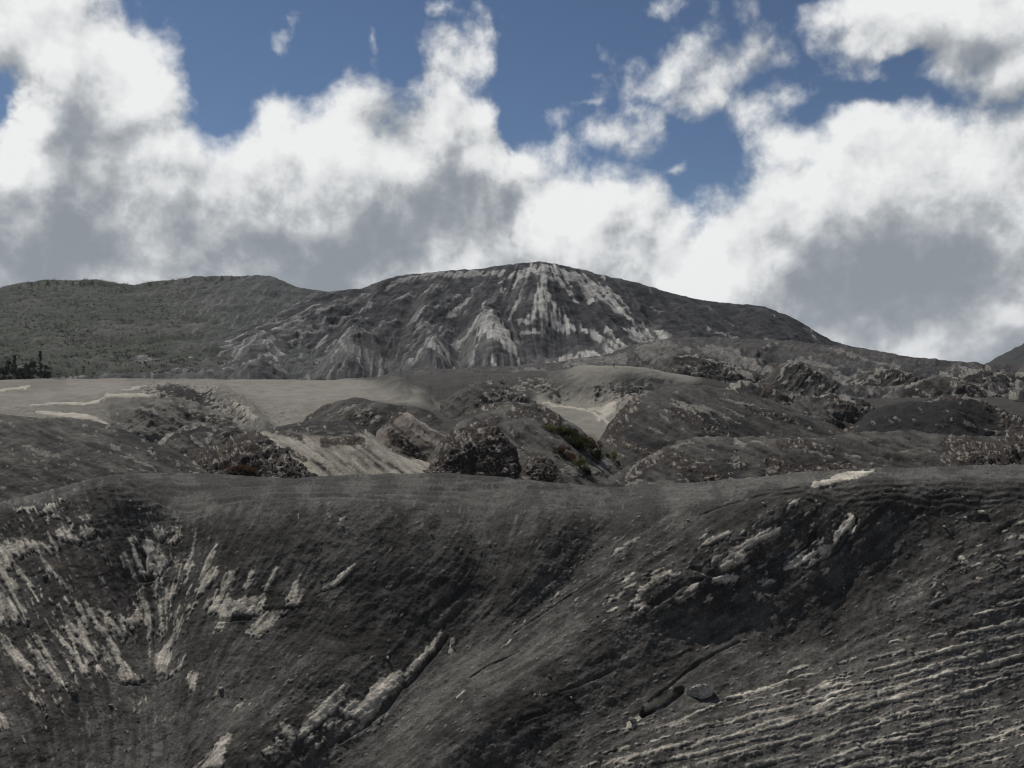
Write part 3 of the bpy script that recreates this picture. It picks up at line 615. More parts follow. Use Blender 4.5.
ridge([(934,388),(958,374),(984,368),(1012,370),(1040,376),(1080,372),(1130,384),(1180,404)], 392, 420, 460, 47, (.6,.6), n=16)
ridge([(978,416),(1000,398),(1022,390),(1048,396),(1080,402),(1120,398),(1180,420)], 412, 270, 300, 48, (-.7,.6), n=12)
ridge([(440,402),(462,388),(480,382),(498,385),(516,394),(536,404)], 402, 262, 290, 49, (.8,.45), n=4, crest=False)
ridge([(556,380),(574,370),(596,367),(600,367),(612,372),(632,382)], 376, 346, 352, 51, (.8,.4), (0.11,0.105,0.095), (0.15,0.142,0.125), n=3, crest=False) if False else None
ridge([(150,448),(176,430),(200,424),(224,428),(250,440),(276,456)], 440, 186, 210, 52, (.8,.5), (0.06,0.056,0.05), (0.11,0.103,0.092), n=8)
ridge([(110,414),(140,402),(168,398),(196,404),(222,414),(248,430)], 414, 236, 262, 53, (.85,.45), (0.08,0.075,0.067), (0.14,0.132,0.116), n=8, crest=False)
# rock outcrops
def outcrop(top, bot, Yb, Yt, label, seed, amp=1.0, red=.3):
    return sheet('rock_outcrop', top[0][0], top[-1][0], .7, dome(top, bot, Yb, Yt, 10, steep=True), [30, 24, 18, 10, 5, 4],
                 mound_paint((0.05, 0.042, 0.038), (0.085, 0.064, 0.056), 1.6, rocky=amp, seed=seed, flowdir=(.6, .8)), hill_mat, label, 'rock outcrop', 'rock outcrops between the mounds', kind=None)
outcrop([(430,482),(437,464),(443,448),(455,436),(468,432),(478,428),(497,430),(505,442),(512,452),(517,470),(520,482)], [(430,484),(520,486)], 143, 158, 'dark reddish brown crumbling rock outcrop with a steep left face in the centre', 31, 1.0)
outcrop([(172,482),(182,462),(196,454),(216,450),(238,441),(252,434),(264,440),(280,452),(296,464),(318,484)], [(172,492),(318,490)], 138, 168, 'jumbled slope of dark and pale broken rock on the left with rusty shrubs', 32, 1.0)
outcrop([(520,484),(526,464),(532,454),(542,456),(552,466),(560,484)], [(520,488),(560,488)], 140, 150, 'small rough dark outcrop with pale fragments below the thicket', 33, .8)
outcrop([(940,474),(950,456),(965,446),(990,448),(1006,440),(1022,434),(1044,440),(1070,474)], [(940,478),(1070,478)], 124, 140, 'rough rocky outcrop with pale fragments at the right edge', 34, .9)

# =================================================================== FAR GROUND
# broken pale ground at the foot of the volcano, right half
RM = Map(400, 1320, 320, 450, 0.8)
rc = RM.zero(); rd = RM.zero(); rr = RM.zero()
for p, w in (([(512,374),(530,370),(545,372)],5),([(560,366),(600,360),(620,356)],8),([(636,350),(660,344),(690,350)],7),([(640,356),(676,352)],6),([(698,346),(730,352),(760,366)],6),([(720,360),(745,372)],5),([(470,371),(482,373)],3),
   ([(770,370),(800,360),(830,366)],6),([(788,388),(806,380)],6),([(772,378),(790,386)],4),([(820,364),(850,380)],4),([(832,378),(850,385)],5),([(842,382),(868,384),(870,392)],5),([(872,392),(890,384),(912,372)],3.2),([(880,396),(905,384),(920,376)],3),([(888,398),(912,388)],4),
   ([(850,376),(900,378)],2.6),([(905,384),(915,386)],8),([(960,386),(978,390),(985,400)],4),([(978,394),(1000,402)],3.5),([(1000,372),(1020,384)],5),([(925,378),(950,376)],3),([(940,372),(1000,376)],3),([(1015,386),(1024,398)],6),([(1024,396),(1010,402)],4),
   ([(740,380),(760,390),(770,400)],3),([(815,345),(850,355),(890,368)],2),([(830,350),(870,362),(900,372)],2.4),([(860,372),(880,378)],3),([(800,395),(830,400)],3)):
    RM.stroke(rc, p, w, 1, soft=.6)
for k in range(60):
    a = rng.uniform(760, 1180); b = rng.uniform(362, 408); l = rng.uniform(3, 14); t = rng.choice([-.6, .35, .7])
    RM.stroke(rc, [(a, b), (a + l * .5, b + l * t * .3 + rng.normal() * 1.2), (a + l, b + l * t * .6)], rng.uniform(1.2, 3.2), rng.uniform(.5, .9), soft=.6)
for pts in ([(637,353),(660,344),(690,346),(680,352),(672,358),(650,361),(637,358)],[(598,359),(625,352),(628,362),(598,365)],[(697,346),(722,350),(745,360),(758,369),(735,363),(705,356)],[(770,381),(790,366),(812,372),(823,390),(800,396),(790,391),(775,388)]): RM.poly(rc, pts, .95, 2)
for k in range(170):  # pale strokes over dark ones: sunlit crests and shaded faces painted into the colour
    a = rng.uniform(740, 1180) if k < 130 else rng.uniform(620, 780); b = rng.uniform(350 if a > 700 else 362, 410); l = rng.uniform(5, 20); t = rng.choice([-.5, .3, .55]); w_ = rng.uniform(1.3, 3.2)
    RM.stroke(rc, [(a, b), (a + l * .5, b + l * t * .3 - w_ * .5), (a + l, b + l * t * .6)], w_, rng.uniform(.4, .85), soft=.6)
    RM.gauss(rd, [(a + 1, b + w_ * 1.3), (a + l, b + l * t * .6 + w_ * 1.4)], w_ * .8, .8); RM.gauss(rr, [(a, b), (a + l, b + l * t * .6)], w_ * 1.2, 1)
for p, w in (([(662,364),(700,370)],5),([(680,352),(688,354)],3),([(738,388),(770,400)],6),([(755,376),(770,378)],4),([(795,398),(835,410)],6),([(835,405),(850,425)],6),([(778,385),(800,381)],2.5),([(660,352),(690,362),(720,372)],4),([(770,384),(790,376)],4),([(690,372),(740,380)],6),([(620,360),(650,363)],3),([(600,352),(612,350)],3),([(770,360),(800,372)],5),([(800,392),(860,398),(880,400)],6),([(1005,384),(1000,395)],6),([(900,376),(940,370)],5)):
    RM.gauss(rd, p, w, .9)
rc = warp(RM, rc, 70, 2.6, 1.4)
def paint_rubble(u, v, P, n, px):
    s = lambda m: RM.sample(m, u, v)
    g0 = w3(P, 2.2, 3, 21); g1 = w3(P, 9, 4, 22); g2 = w3(P, 34, 3, 23); rg = w3(P, 22, 4, 24, kind=1)
    c = mixc(base(u.shape, (0.050, 0.049, 0.048)), np.clip(.4 + .8 * g1, 0, 1), (0.076, 0.073, 0.069))
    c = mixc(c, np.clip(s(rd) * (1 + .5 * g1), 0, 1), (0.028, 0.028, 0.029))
    pxn = fbm(u / 1.6, v / 1.2, np.full_like(u, 2.7), 3, .65); dgn = fbm((u - v * 1.5) / 9, (v + u * .4) / 2.5, np.full_like(u, 4.7), 4, .6)
    su, sv_, sr, se = cells(u + pxn, v, 3.0, .9, .44, 2.4, 2)
    pk = ((.55 * RM.sample(rc, su, sv_) + .5 * s(rc) + .35 * (sr - .5)) > .47) * (.55 + .45 * sr)
    c = c * (.8 + .4 * sr)[..., None]
    c = mixc(c, pk * .7, (0.21, 0.198, 0.178))
    c = mixc(c, sstep(.15, .45, g2) * .35, (0.085, 0.066, 0.058))
    c = mixc(c, sstep(.2, .8, dgn) * .4, (0.12, 0.115, 0.107)); c = mixc(c, sstep(.0, -.5, dgn) * .5, (0.03, 0.03, 0.031))
    return 1.6 * g2 + .3 * rg + .7 * g1 + .25 * g0 + .3 * pk - 2 * s(rd) + .6 * dgn + 1.1 * np.clip(s(rr), 0, 1.5), c * np.clip(1 + .15 * g0 + .22 * pxn, .3, 2)[..., None]
rub_top = [(400,384),(440,376),(480,368),(520,367),(560,362),(600,356),(625,348),(660,341),(700,338),(740,340),(790,342),(830,346),(870,351),(900,356),(935,360),(985,365),(1024,367),(1320,372)]
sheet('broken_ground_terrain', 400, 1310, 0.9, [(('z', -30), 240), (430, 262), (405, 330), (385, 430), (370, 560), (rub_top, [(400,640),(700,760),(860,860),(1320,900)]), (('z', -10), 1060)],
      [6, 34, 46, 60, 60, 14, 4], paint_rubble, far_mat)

# the volcano
VM = Map(-120, 1320, 250, 400, 0.7)
vc = VM.zero(); vd = VM.zero(); vr = VM.zero()
VS = lambda p, w, val=1.0: VM.stroke(vc, p, w, val, soft=.6)
# summit fan of pale ash
for p, w in (([(538,264),(530,275),(524,290),(516,310),(508,325)],5),([(540,264),(540,282),(545,300),(546,320)],7),([(538,266),(548,280),(556,296),(566,308),(580,322)],6),([(545,266),(562,276),(578,290),(590,305)],5),([(548,266),(575,278),(596,294),(618,308)],5),
             ([(555,268),(590,284),(622,304)],4),([(536,268),(520,278),(512,288)],5),([(530,270),(512,276),(500,284)],3),([(536,300),(532,322)],4),([(552,312),(570,325)],4),([(530,325),(560,326),(585,332)],5),([(540,310),(548,326)],8),([(596,270),(606,280)],3),([(568,275),(580,282),(586,292)],4),
             ([(603,304),(630,320)],4),([(585,330),(600,345),(612,352)],6),([(600,335),(614,345)],4),([(510,324),(530,328)],4),([(520,336),(540,338)],3)): VS(p, w)
# rim line and slope streaks
for p, w in (([(392,281),(420,276),(470,273),(505,272)],3.5),([(384,290),(398,282)],4),([(440,275),(500,275)],2.6),([(505,288),(500,294)],2),([(460,310),(450,318)],2.5),([(470,300),(446,318)],5),([(452,300),(462,296)],2.5),([(430,328),(410,338)],4),([(372,304),(360,312)],4),([(354,316),(330,324)],3.2),
             ([(345,300),(300,322),(270,336)],2.6),([(322,325),(296,334)],4.5),([(330,334),(316,346)],5),([(306,312),(280,322),(256,330)],2.6),([(286,306),(262,314)],4),([(256,318),(240,326)],5),([(310,300),(290,306)],3),([(250,334),(224,344)],4),([(248,344),(200,358),(176,368)],3.4),
             ([(300,338),(290,350)],2.4),([(180,374),(230,370)],3),
             ([(432,352),(418,364),(408,370)],5),([(435,352),(448,362),(456,366)],6),([(424,362),(440,366)],5),([(492,328),(484,340),(476,352)],9),([(496,330),(506,346),(514,358)],11),([(488,322),(470,334),(450,346)],4),([(496,350),(510,360)],6),([(380,358),(392,366)],3),([(470,292),(482,284)],2.6),
             ([(412,330),(424,324)],3),([(380,330),(396,322)],2.6),([(396,300),(410,292)],2.4),([(420,300),(432,290)],2),([(440,336),(455,326)],2.6),([(355,330),(368,322)],3),([(262,355),(276,345)],3),([(200,366),(160,374)],3),([(98,372),(130,362)],4),([(40,370),(60,366),(76,374)],5),([(110,366),(126,372)],3),
             ([(626,320),(644,332),(660,340)],5),([(612,330),(640,338)],4),([(636,340),(662,342)],4),([(720,336),(760,350),(800,362)],2.4),([(700,330),(735,342)],2.6),([(640,300),(665,312)],2),([(760,340),(800,352)],2)): VS(p, w, .95)
VP = lambda pts, val=1.0, soft=2.0: VM.poly(vc, pts, val, soft)
VP([(532,263),(552,264),(580,272),(606,286),(624,304),(634,316),(618,312),(604,309),(590,304),(576,306),(566,300),(556,291),(549,289),(545,298),(556,312),(570,323),(590,330),(572,336),(550,330),(534,326),(524,322),(534,308),(538,290),(530,276),(520,284),(510,290),(512,276)], .62, 2.5)
VP([(472,330),(484,326),(492,322),(506,340),(516,359),(508,362),(495,356),(480,350)], .85, 1.6); VP([(404,371),(424,354),(436,350),(456,362),(452,368),(438,366),(422,368)], .85, 1.6); vgm = VM.zero()
for pts in ([(263,342),(240,352),(205,366),(180,378),(315,378),(290,362)],[(355,337),(330,350),(316,360),(292,378),(350,378),(372,366),(384,356),(374,345)],[(432,350),(420,356),(400,372),(458,370),(446,358)],[(491,321),(470,332),(444,347),(430,362),(520,362),(508,342)],[(384,356),(398,362),(400,370),(372,372)],[(640,320),(624,344),(676,344),(660,330)],[(530,362),(560,352),(640,345),(700,345),(760,366),(700,380),(540,380)]): VM.poly(vgm, pts, 1, 2.5)
for p, w in (([(263,343),(240,352),(214,362),(184,377)],3),([(257,350),(236,364),(222,378)],2.6),([(264,344),(276,355),(298,371),(311,378)],3.4),([(268,352),(272,364),(288,378)],3),([(246,356),(228,362)],2),([(272,364),(256,372),(240,378)],3),
             ([(355,338),(332,349),(316,357)],3.4),([(341,348),(345,362),(351,377)],3.4),([(357,339),(371,345),(379,355)],4),([(344,350),(336,364),(330,376)],2),([(352,366),(362,376)],2),([(385,356),(396,361)],2.5)): VS(p, w)
VP([(626,344),(632,326),(644,322),(672,340),(660,344),(645,340)], .7, 2); VP([(545,366),(560,356),(640,346),(660,346),(640,362),(580,366)], .8, 2); VP([(384,282),(410,276),(505,271),(506,276),(440,280),(400,284)], .55, 1.5)
for pts in ([(251,361),(269,360),(264,368),(240,377),(234,376)],[(282,367),(296,369),(304,377),(290,376)],[(262,374),(272,373),(276,378),(262,378)],[(352,348),(367,347),(372,356),(360,360),(354,356)],[(524,303),(527,284),(536,283),(534,296),(528,306)],[(550,292),(562,293),(571,300),(578,309),(602,310),(614,316),(626,330),(612,338),(592,334),(574,322),(560,312),(550,302)],[(512,318),(523,311),(534,308),(530,322),(512,326)],[(568,281),(575,284),(586,302),(580,305),(571,292)],[(422,364),(436,362),(438,368),(424,369)],[(636,326),(644,324),(646,332),(638,332)]): VM.poly(vd, pts, 1.2, 1.6)
for p, w, val in (([(420,290),(400,320),(380,345)],12,.6),([(500,300),(520,335)],9,.6),([(556,290),(566,302)],5,1),([(528,285),(522,300)],3,.9),([(552,298),(556,306)],4,1),([(575,282),(586,300)],3,.8),([(600,312),(590,322)],5,.7),([(560,335),(590,345)],6,.5),([(640,300),(720,325),(800,345)],16,.7),([(360,300),(330,330)],9,.5),([(600,355),(605,348)],3,1),([(500,366),(530,350)],5,.5),([(470,315),(460,325)],6,.7),([(370,352),(395,350)],6,.5)):
    VM.gauss(vd, p, w, val)
VG = lambda p, w, val: VM.gauss(vr, p, w, val)
VG([(355,340),(345,372)],13,-60); VG([(432,350),(432,370)],10,-60); VG([(490,322),(494,360)],14,-70); VG([(262,346),(250,376)],14,-50); VG([(540,266),(545,320)],12,-60); VG([(600,320),(620,350)],10,-40); VG([(400,280),(300,350)],12,35)
VG([(460,340),(458,370)],7,50); VG([(390,345),(392,370)],7,50); VG([(300,350),(300,375)],8,45); VG([(560,330),(556,355)],9,45); VG([(510,290),(505,320)],7,30); VG([(585,290),(580,320)],6,25)
VG([(380,290),(350,330)],5,-25); VG([(440,280),(420,330)],6,-30); VG([(470,280),(455,330)],5,20); VG([(420,285),(400,330)],5,22); VG([(660,300),(640,350)],9,25); VG([(700,310),(690,350)],9,-25); VG([(740,320),(750,350)],9,25)
vflow = VM.flow([(535,270,510,325),(541,268,545,325),(550,268,590,320),(590,275,640,330),(640,290,690,340),(700,305,770,350),(780,320,850,365),(900,357,960,380),(480,275,436,328),(420,280,362,322),(370,290,290,326),(320,298,240,332),(290,310,200,345),(255,330,185,362),(200,350,120,376),(150,362,80,380),(345,344,310,366),(360,342,380,366),(430,352,408,368),(438,352,456,366),(480,325,450,350),(500,325,518,360),(400,335,350,370),(440,330,398,366),(480,300,440,345),(500,300,470,340),(380,300,330,335),(560,330,560,360),(610,325,640,355),(0,300,20,370),(100,290,90,370)], 40)
for k in range(420):
    a = rng.uniform(150, 520) if k < 300 else rng.uniform(520, 860); b = rng.uniform(285, 378)
    i = int((a + 120) / .7); j = int((b - 250) / .7); fx_, fy_ = float(vflow[0][j, i]), float(vflow[1][j, i]); l = rng.uniform(3, 15)
    VM.stroke(vc, [(a, b), (a + fx_ * l * .5 + rng.normal() * .8, b + fy_ * l * .5), (a + fx_ * l, b + fy_ * l)], rng.uniform(.9, 2.2), rng.uniform(.35, .75) * (1 if k < 300 else .7), soft=.8)
vc = warp(VM, vc, 60, 2.2, 1.2); vd = warp(VM, vd, 66, 2.6, 1.2)
vw = rng.normal(size=(VM.nv, VM.nu)).astype(f4)
vl1 = VM.lic(blur(vw, 1), *vflow, 9); vl2 = VM.lic(VM.fbm(6, 3, 31), *vflow, 22)
vn = VM.fbm(9, 4, 33); vn2 = VM.fbm(40, 3, 34)
vmask = sstep(.42, .74, vc * (1 + .2 * vn) + .46 * vl1 * (.3 + vc) + .18 * vn + .12 * VM.fbm(2.5, 2, 38) + .12 * sstep(0, 1.2, vl2))
vsoft = sstep(.35, .95, .5 * vl2 + .35 * vn2 + .3 * vl1 + .1 * vn)
vgm = warp(VM, vgm, 72, 1.6, .8)
def paint_volcano(u, v, P, n, px):
    s = lambda m: VM.sample(m, u, v)
    g1 = w3(P, 16, 4, 41); g2 = w3(P, 70, 4, 42); rg = w3(P, 60, 4, 43, kind=1)
    c = mixc(base(u.shape, (0.024, 0.025, 0.028)), np.clip(.35 + .6 * g1 + .4 * s(vl2), 0, 1), (0.062, 0.062, 0.064))
    sf = s(vsoft) * (.35 + .65 * sstep(720, 560, u))
    c = mixc(c, sf * .8, (0.105, 0.103, 0.10))
    gm = s(vgm)
    t_ = .5 * s(vl2) + .55 * s(vl1) + .35 * s(vn2)
    c = mixc(c, sstep(-.1, .6, t_) * sstep(640, 420, u) * .6, (0.098, 0.097, 0.096)); c = mixc(c, sstep(.5, .9, t_) * sstep(620, 420, u) * .6, (0.21, 0.205, 0.195))
    c = mixc(c, gm * .85, (0.105, 0.103, 0.099))
    low = sstep(330, 372, v) * sstep(620, 500, u) * .3
    c = mixc(c, low * np.clip(.6 + g2, 0, 1), (0.085, 0.084, 0.082))
    vmk = s(vmask) * (.6 + .4 * sstep(440, 500, u)) * (1 - np.clip(s(vd) * 1.2 - .3, 0, 1))
    c = mixc(c, np.clip(s(vd), 0, 1) * .75, (0.022, 0.022, 0.024))
    c = mixc(c, vmk * .9, (0.30, 0.292, 0.275))
    pxn = fbm(u / 1.3, v / 1.1, np.full_like(u, 2.7), 2, .6)
    c *= np.clip(1 + .34 * s(vl1) + .2 * g1 + .2 * pxn, .3, 2.2)[..., None]
    cap = sstep(0, 10, HOR + 20 - v + 0 * u)
    top_ = np.interp(u, vt[:, 0], vt[:, 1]); near_top = np.clip((v - top_) / 22, 0.04, 1)
    d = -s(vr) * .20 * near_top + 4 * rg * near_top + 1.2 * s(vl2) * near_top + .3 * s(vl1) + 1.6 * g1 + .5 * s(vmask)
    return d, c
v_top = [(-120,384),(-50,380),(30,373),(80,366),(130,358),(180,347),(230,334),(270,320),(300,302),(316,294),(345,290),(363,289),(380,281),(400,276),(440,272),(480,269),(510,265),(540,262),(565,266),(600,275),(640,284),(680,296),(720,303),(765,307),(790,317),(815,332),(840,345),(870,350),(900,356),(935,360),(985,365),(1024,367),(1320,372)]
vt = np.array(v_top, float)
def frac(f, foot=386): return [(a, foot + (b - foot) * f) for a, b in v_top]
vY = [(-120,760),(130,860),(300,1150),(400,1300),(540,1380),(700,1300),(840,1150),(985,1050),(1320,1000)]
def fy(f, foot=640): return [(a, foot + (b - foot) * f) for a, b in vY]
sheet('volcano_mountain', -110, 1300, 0.8, [(('z', -25), 600), (frac(0), fy(0)), (frac(.3), fy(.42)), (frac(.6), fy(.68)), (frac(.88), fy(.9)), (frac(1), fy(1)), (('z', [(-120,-20),(130,0),(300,60),(540,150),(800,50),(985,-10),(1320,-20)]), [(a, b + 110) for a, b in vY]), (('z', -30), [(a, b + 500) for a, b in vY])],
      [4, 60, 64, 60, 30, 12, 8], paint_volcano, far_mat)

# the green ridge on the left and the flank on the far right
def paint_green(u, v, P, n, px):
    g0 = w3(P, 5, 3, 51); g1 = w3(P, 18, 4, 52); g2 = w3(P, 90, 3, 53); rg = w3(P, 110, 4, 54, kind=1)
    c = mixc(base(u.shape, (0.032, 0.038, 0.028)), np.clip(.4 + .8 * g1, 0, 1), (0.052, 0.058, 0.042))
    bare = sstep(.10, .5, g2 + .3 * g1 + .0014 * (u - 120))
    c = mixc(c, bare * .7, (0.075, 0.072, 0.064))
    ash = sstep(150, 290, u + 40 * g2)
    c = mixc(c, ash * .75, (0.052, 0.055, 0.056))
    pxn = fbm(u / 1.5, v / 1.2, np.full_like(u, 2.7), 3, .65); c = mixc(c, sstep(.45, 1.0, pxn + .3 * g1) * .6, (0.115, 0.11, 0.098))
    q1 = (-u * .84 + v * .54); q2 = (u * .54 + v * .84); sn = fbm(q1 / 22, q2 / 2.6, np.full_like(u, 5.1), 4, .6)
    right = sstep(140, 235, u - .5 * (v - 330) + 25 * g2)
    c = mixc(c, right * sstep(.0, .5, sn) * .7, (0.105, 0.105, 0.103)); c = mixc(c, right * sstep(.5, .85, sn + .3 * pxn) * sstep(290, 325, v) * .8, (0.20, 0.197, 0.19)); c = mixc(c, right * sstep(0, -.5, sn) * .7, (0.032, 0.034, 0.036))
    clump = sstep(.1, .5, fbm(u / 5, v / 2.6, np.full_like(u, 15.1), 3, .6)); c = mixc(c, clump * (1 - right) * .6, (0.022, 0.028, 0.018))
    c *= np.clip(1 + .15 * g0 + .35 * pxn, .3, 2)[..., None]
    return 5 * rg + 4 * g2 + 1.6 * g1 + .5 * g0, c
g_top = [(-420,310),(-200,300),(-60,295),(0,290),(30,285),(60,283.5),(95,283),(140,286),(165,283),(200,279),(240,277),(265,278),(285,286),(300,290),(330,296),(370,310),(430,330)]
gt = lambda f, foot=384: [(a, foot + (b - foot) * f) for a, b in g_top]
sheet('green_ridge_hill', -420, 430, 0.9, [(('z', -20), 620), (gt(0), 700), (gt(.35), 950), (gt(.7), 1300), (gt(.92), 1550), (gt(1), 1640), (('z', 100), 1800), (('z', -30), 2300)],
      [4, 46, 54, 36, 16, 8, 5], paint_green, far_mat)
def paint_right(u, v, P, n, px):
    g0 = w3(P, 6, 3, 61); g1 = w3(P, 24, 4, 62)
    c = mixc(base(u.shape, (0.032, 0.033, 0.034)), np.clip(.4 + .8 * g1, 0, 1), (0.052, 0.052, 0.05))
    return 3 * g1 + 1.2 * g0, c * (1 + .25 * g0)[..., None]
r_top = [(930,378),(960,372),(984,365),(1004,355),(1024,344),(1060,326),(1120,306),(1220,292),(1400,286)]
rt = lambda f, foot=392: [(a, foot + (b - foot) * f) for a, b in r_top]
sheet('dark_flank_hill', 930, 1400, 1.2, [(('z', -20), 900), (rt(0), 1000), (rt(.5), 1250), (rt(.9), 1450), (rt(1), 1520), (('z', -30), 2000)], [4, 30, 30, 12, 6], paint_right, far_mat)

# the sheet of ground under everything, out to the horizon
def ground_sheet():
    r = np.concatenate([[0.0], np.geomspace(1, 9000, 110)]); a = np.linspace(0, 2 * np.pi, 145)[:-1]
    Rg, Ag = np.meshgrid(r, a, indexing='ij'); X = Rg * np.sin(Ag); Y = Rg * np.cos(Ag)
    front = sstep(-.4, .35, np.cos(Ag))
    zf = np.interp(Rg, [0, 2.6, 6, 20, 45, 140, 300, 700, 9000], [-1.7, -1.8, -5.2, -20, -54, -54, -36, -32, -34])
    zb_ = np.interp(Rg, [0, 12, 80, 400, 9000], [-1.7, -2.2, -9, -28, -34])
    Z = zf * front + zb_ * (1 - front)
    P = np.stack([X, Y, Z], -1)
    Z = Z + np.clip((Rg - 10) / 60, 0, 1) * .8 * w3(P, 14, 3, 70) * np.clip(60 / (Rg + 1), .3, 1)
    P[..., 2] = Z
    nr, nc = Rg.shape
    idx = np.arange(nr * nc).reshape(nr, nc); nx = np.roll(idx, -1, axis=1)
    q = np.stack([idx[:-1], idx[1:], nx[1:], nx[:-1]], -1).reshape(-1, 4)
    me = bpy.data.meshes.new('ground'); me.from_pydata(P.reshape(-1, 3).tolist(), [], q.tolist())
    for p in me.polygons: p.use_smooth = True
    ca = me.color_attributes.new('soil', 'FLOAT_COLOR', 'POINT')
    c4 = np.ones((nr * nc, 4), f4); c4[:, :3] = ASH2; ca.data.foreach_set('color', c4.reshape(-1))
    me.materials.append(hill_mat); me.update()
    o = bpy.data.objects.new('ground', me); COL.objects.link(o); o['kind'] = 'structure'
ground_sheet()
# =================================================================== ROCKS, PLANTS, FIGURE
def obj(name, me, parent=None, mat=None):
    o = bpy.data.objects.new(name, me); COL.objects.link(o)
    if mat and me is not None and not me.materials: me.materials.append(mat)
    if parent: o.parent = parent
    return o
def tag(o, label, cat, group=None):
    o['label'] = label; o['category'] = cat
    if group: o['group'] = group
    return o
def plain_mat(name, colr, colr2, scale, bump=.4, rough=.95):
    m, nt, b = new_mat(name); N = nt.nodes; L = nt.links
    tc = N.new('ShaderNodeTexCoord'); n = N.new('ShaderNodeTexNoise'); n.inputs['Scale'].default_value = scale; n.inputs['Detail'].default_value = 5; n.inputs['Roughness'].default_value = .65
    L.new(tc.outputs['Object'], n.inputs['Vector'])
    r = N.new('ShaderNodeValToRGB'); r.color_ramp.elements[0].position = .35; r.color_ramp.elements[1].position = .65
    r.color_ramp.elements[0].color = (*colr, 1); r.color_ramp.elements[1].color = (*colr2, 1)
    L.new(n.outputs['Fac'], r.inputs[0]); L.new(r.outputs[0], b.inputs['Base Color']); b.inputs['Roughness'].default_value = rough
    bp = N.new('ShaderNodeBump'); bp.inputs['Strength'].default_value = bump; L.new(n.outputs['Fac'], bp.inputs['Height']); L.new(bp.outputs['Normal'], b.inputs['Normal'])
    return m

# ---- stones
stone_m = [plain_mat('pale_stone', (0.15, 0.14, 0.125), (0.27, 0.255, 0.23), 3), plain_mat('grey_stone', (0.075, 0.072, 0.068), (0.15, 0.142, 0.13), 3), plain_mat('red_stone', (0.09, 0.066, 0.06), (0.16, 0.13, 0.12), 3), plain_mat('weathered_boulder_stone', (0.20, 0.19, 0.17), (0.48, 0.455, 0.41), 7, .7)]
def stone_mesh(seed, flat=.7, sub=1):
    r = random.Random(seed); bm = bmesh.new()
    for _ in range(18):
        d = Vector((r.gauss(0, 1), r.gauss(0, 1), r.gauss(0, 1))).normalized()
        bm.verts.new((d.x * .5 * r.uniform(.8, 1.1), d.y * .42 * r.uniform(.8, 1.1), d.z * .42 * flat * r.uniform(.8, 1.1)))
    res = bmesh.ops.convex_hull(bm, input=bm.verts)
    bmesh.ops.delete(bm, geom=[g for g in res['geom_interior'] if isinstance(g, bmesh.types.BMVert)], context='VERTS')
    bmesh.ops.bevel(bm, geom=list(bm.edges), offset=.03, segments=1, affect='EDGES')
    for _ in range(sub):
        bmesh.ops.subdivide_edges(bm, edges=list(bm.edges), cuts=1, use_grid_fill=True)
    for v in bm.verts: v.co += v.normal * r.uniform(-.018, .018)
    bmesh.ops.triangulate(bm, faces=list(bm.faces))
    me = bpy.data.meshes.new('stone'); bm.to_mesh(me); bm.free(); return me
protos = {}
for mi in range(3):
    protos[mi] = []
    for k in range(4):
        me = stone_mesh(10 * mi + k); me.materials.append(stone_m[mi]); protos[mi].append(me)
NS = 'ash_slope_terrain'
def stone(u, v, size, label, mi=0, group=None, layer=NS, name='stone', me=None, sy=1.0, tilt=None):
    p, n = on(layer, u, v); s = size * p.y / F
    o = obj(name, me or random.choice(protos[mi])); o.location = p + n * s * .16
    o.scale = (s * random.uniform(.85, 1.15), s * random.uniform(.8, 1.1) * sy, s * random.uniform(.75, 1.1))
    q = n.to_track_quat('Z', 'Y').to_euler(); o.rotation_euler = (q.x, q.y, random.uniform(0, 6.28)) if tilt is None else tilt
    return tag(o, label, 'stone' if size < 9 else 'boulder', group)
big = stone_mesh(77, .8, 2); big.materials.append(stone_m[3])
stone(699, 692, 36, 'large rough pale grey boulder lying beside the dark undercut slab low on the slope', 0, name='boulder', me=big, sy=.7, tilt=(math.radians(32), math.radians(-24), 0)).location.z -= .7
stone(983, 513, 10, 'pale boulder, the largest light one near the top of the right-hand hollow', 0, name='boulder')
stone(632, 722, 12, 'small brown-grey boulder at the foot of the dark undercut slab', 1, name='boulder')
stone(965, 518, 5.5, 'small pale stone just left of the pale boulder near the top of the right-hand hollow')
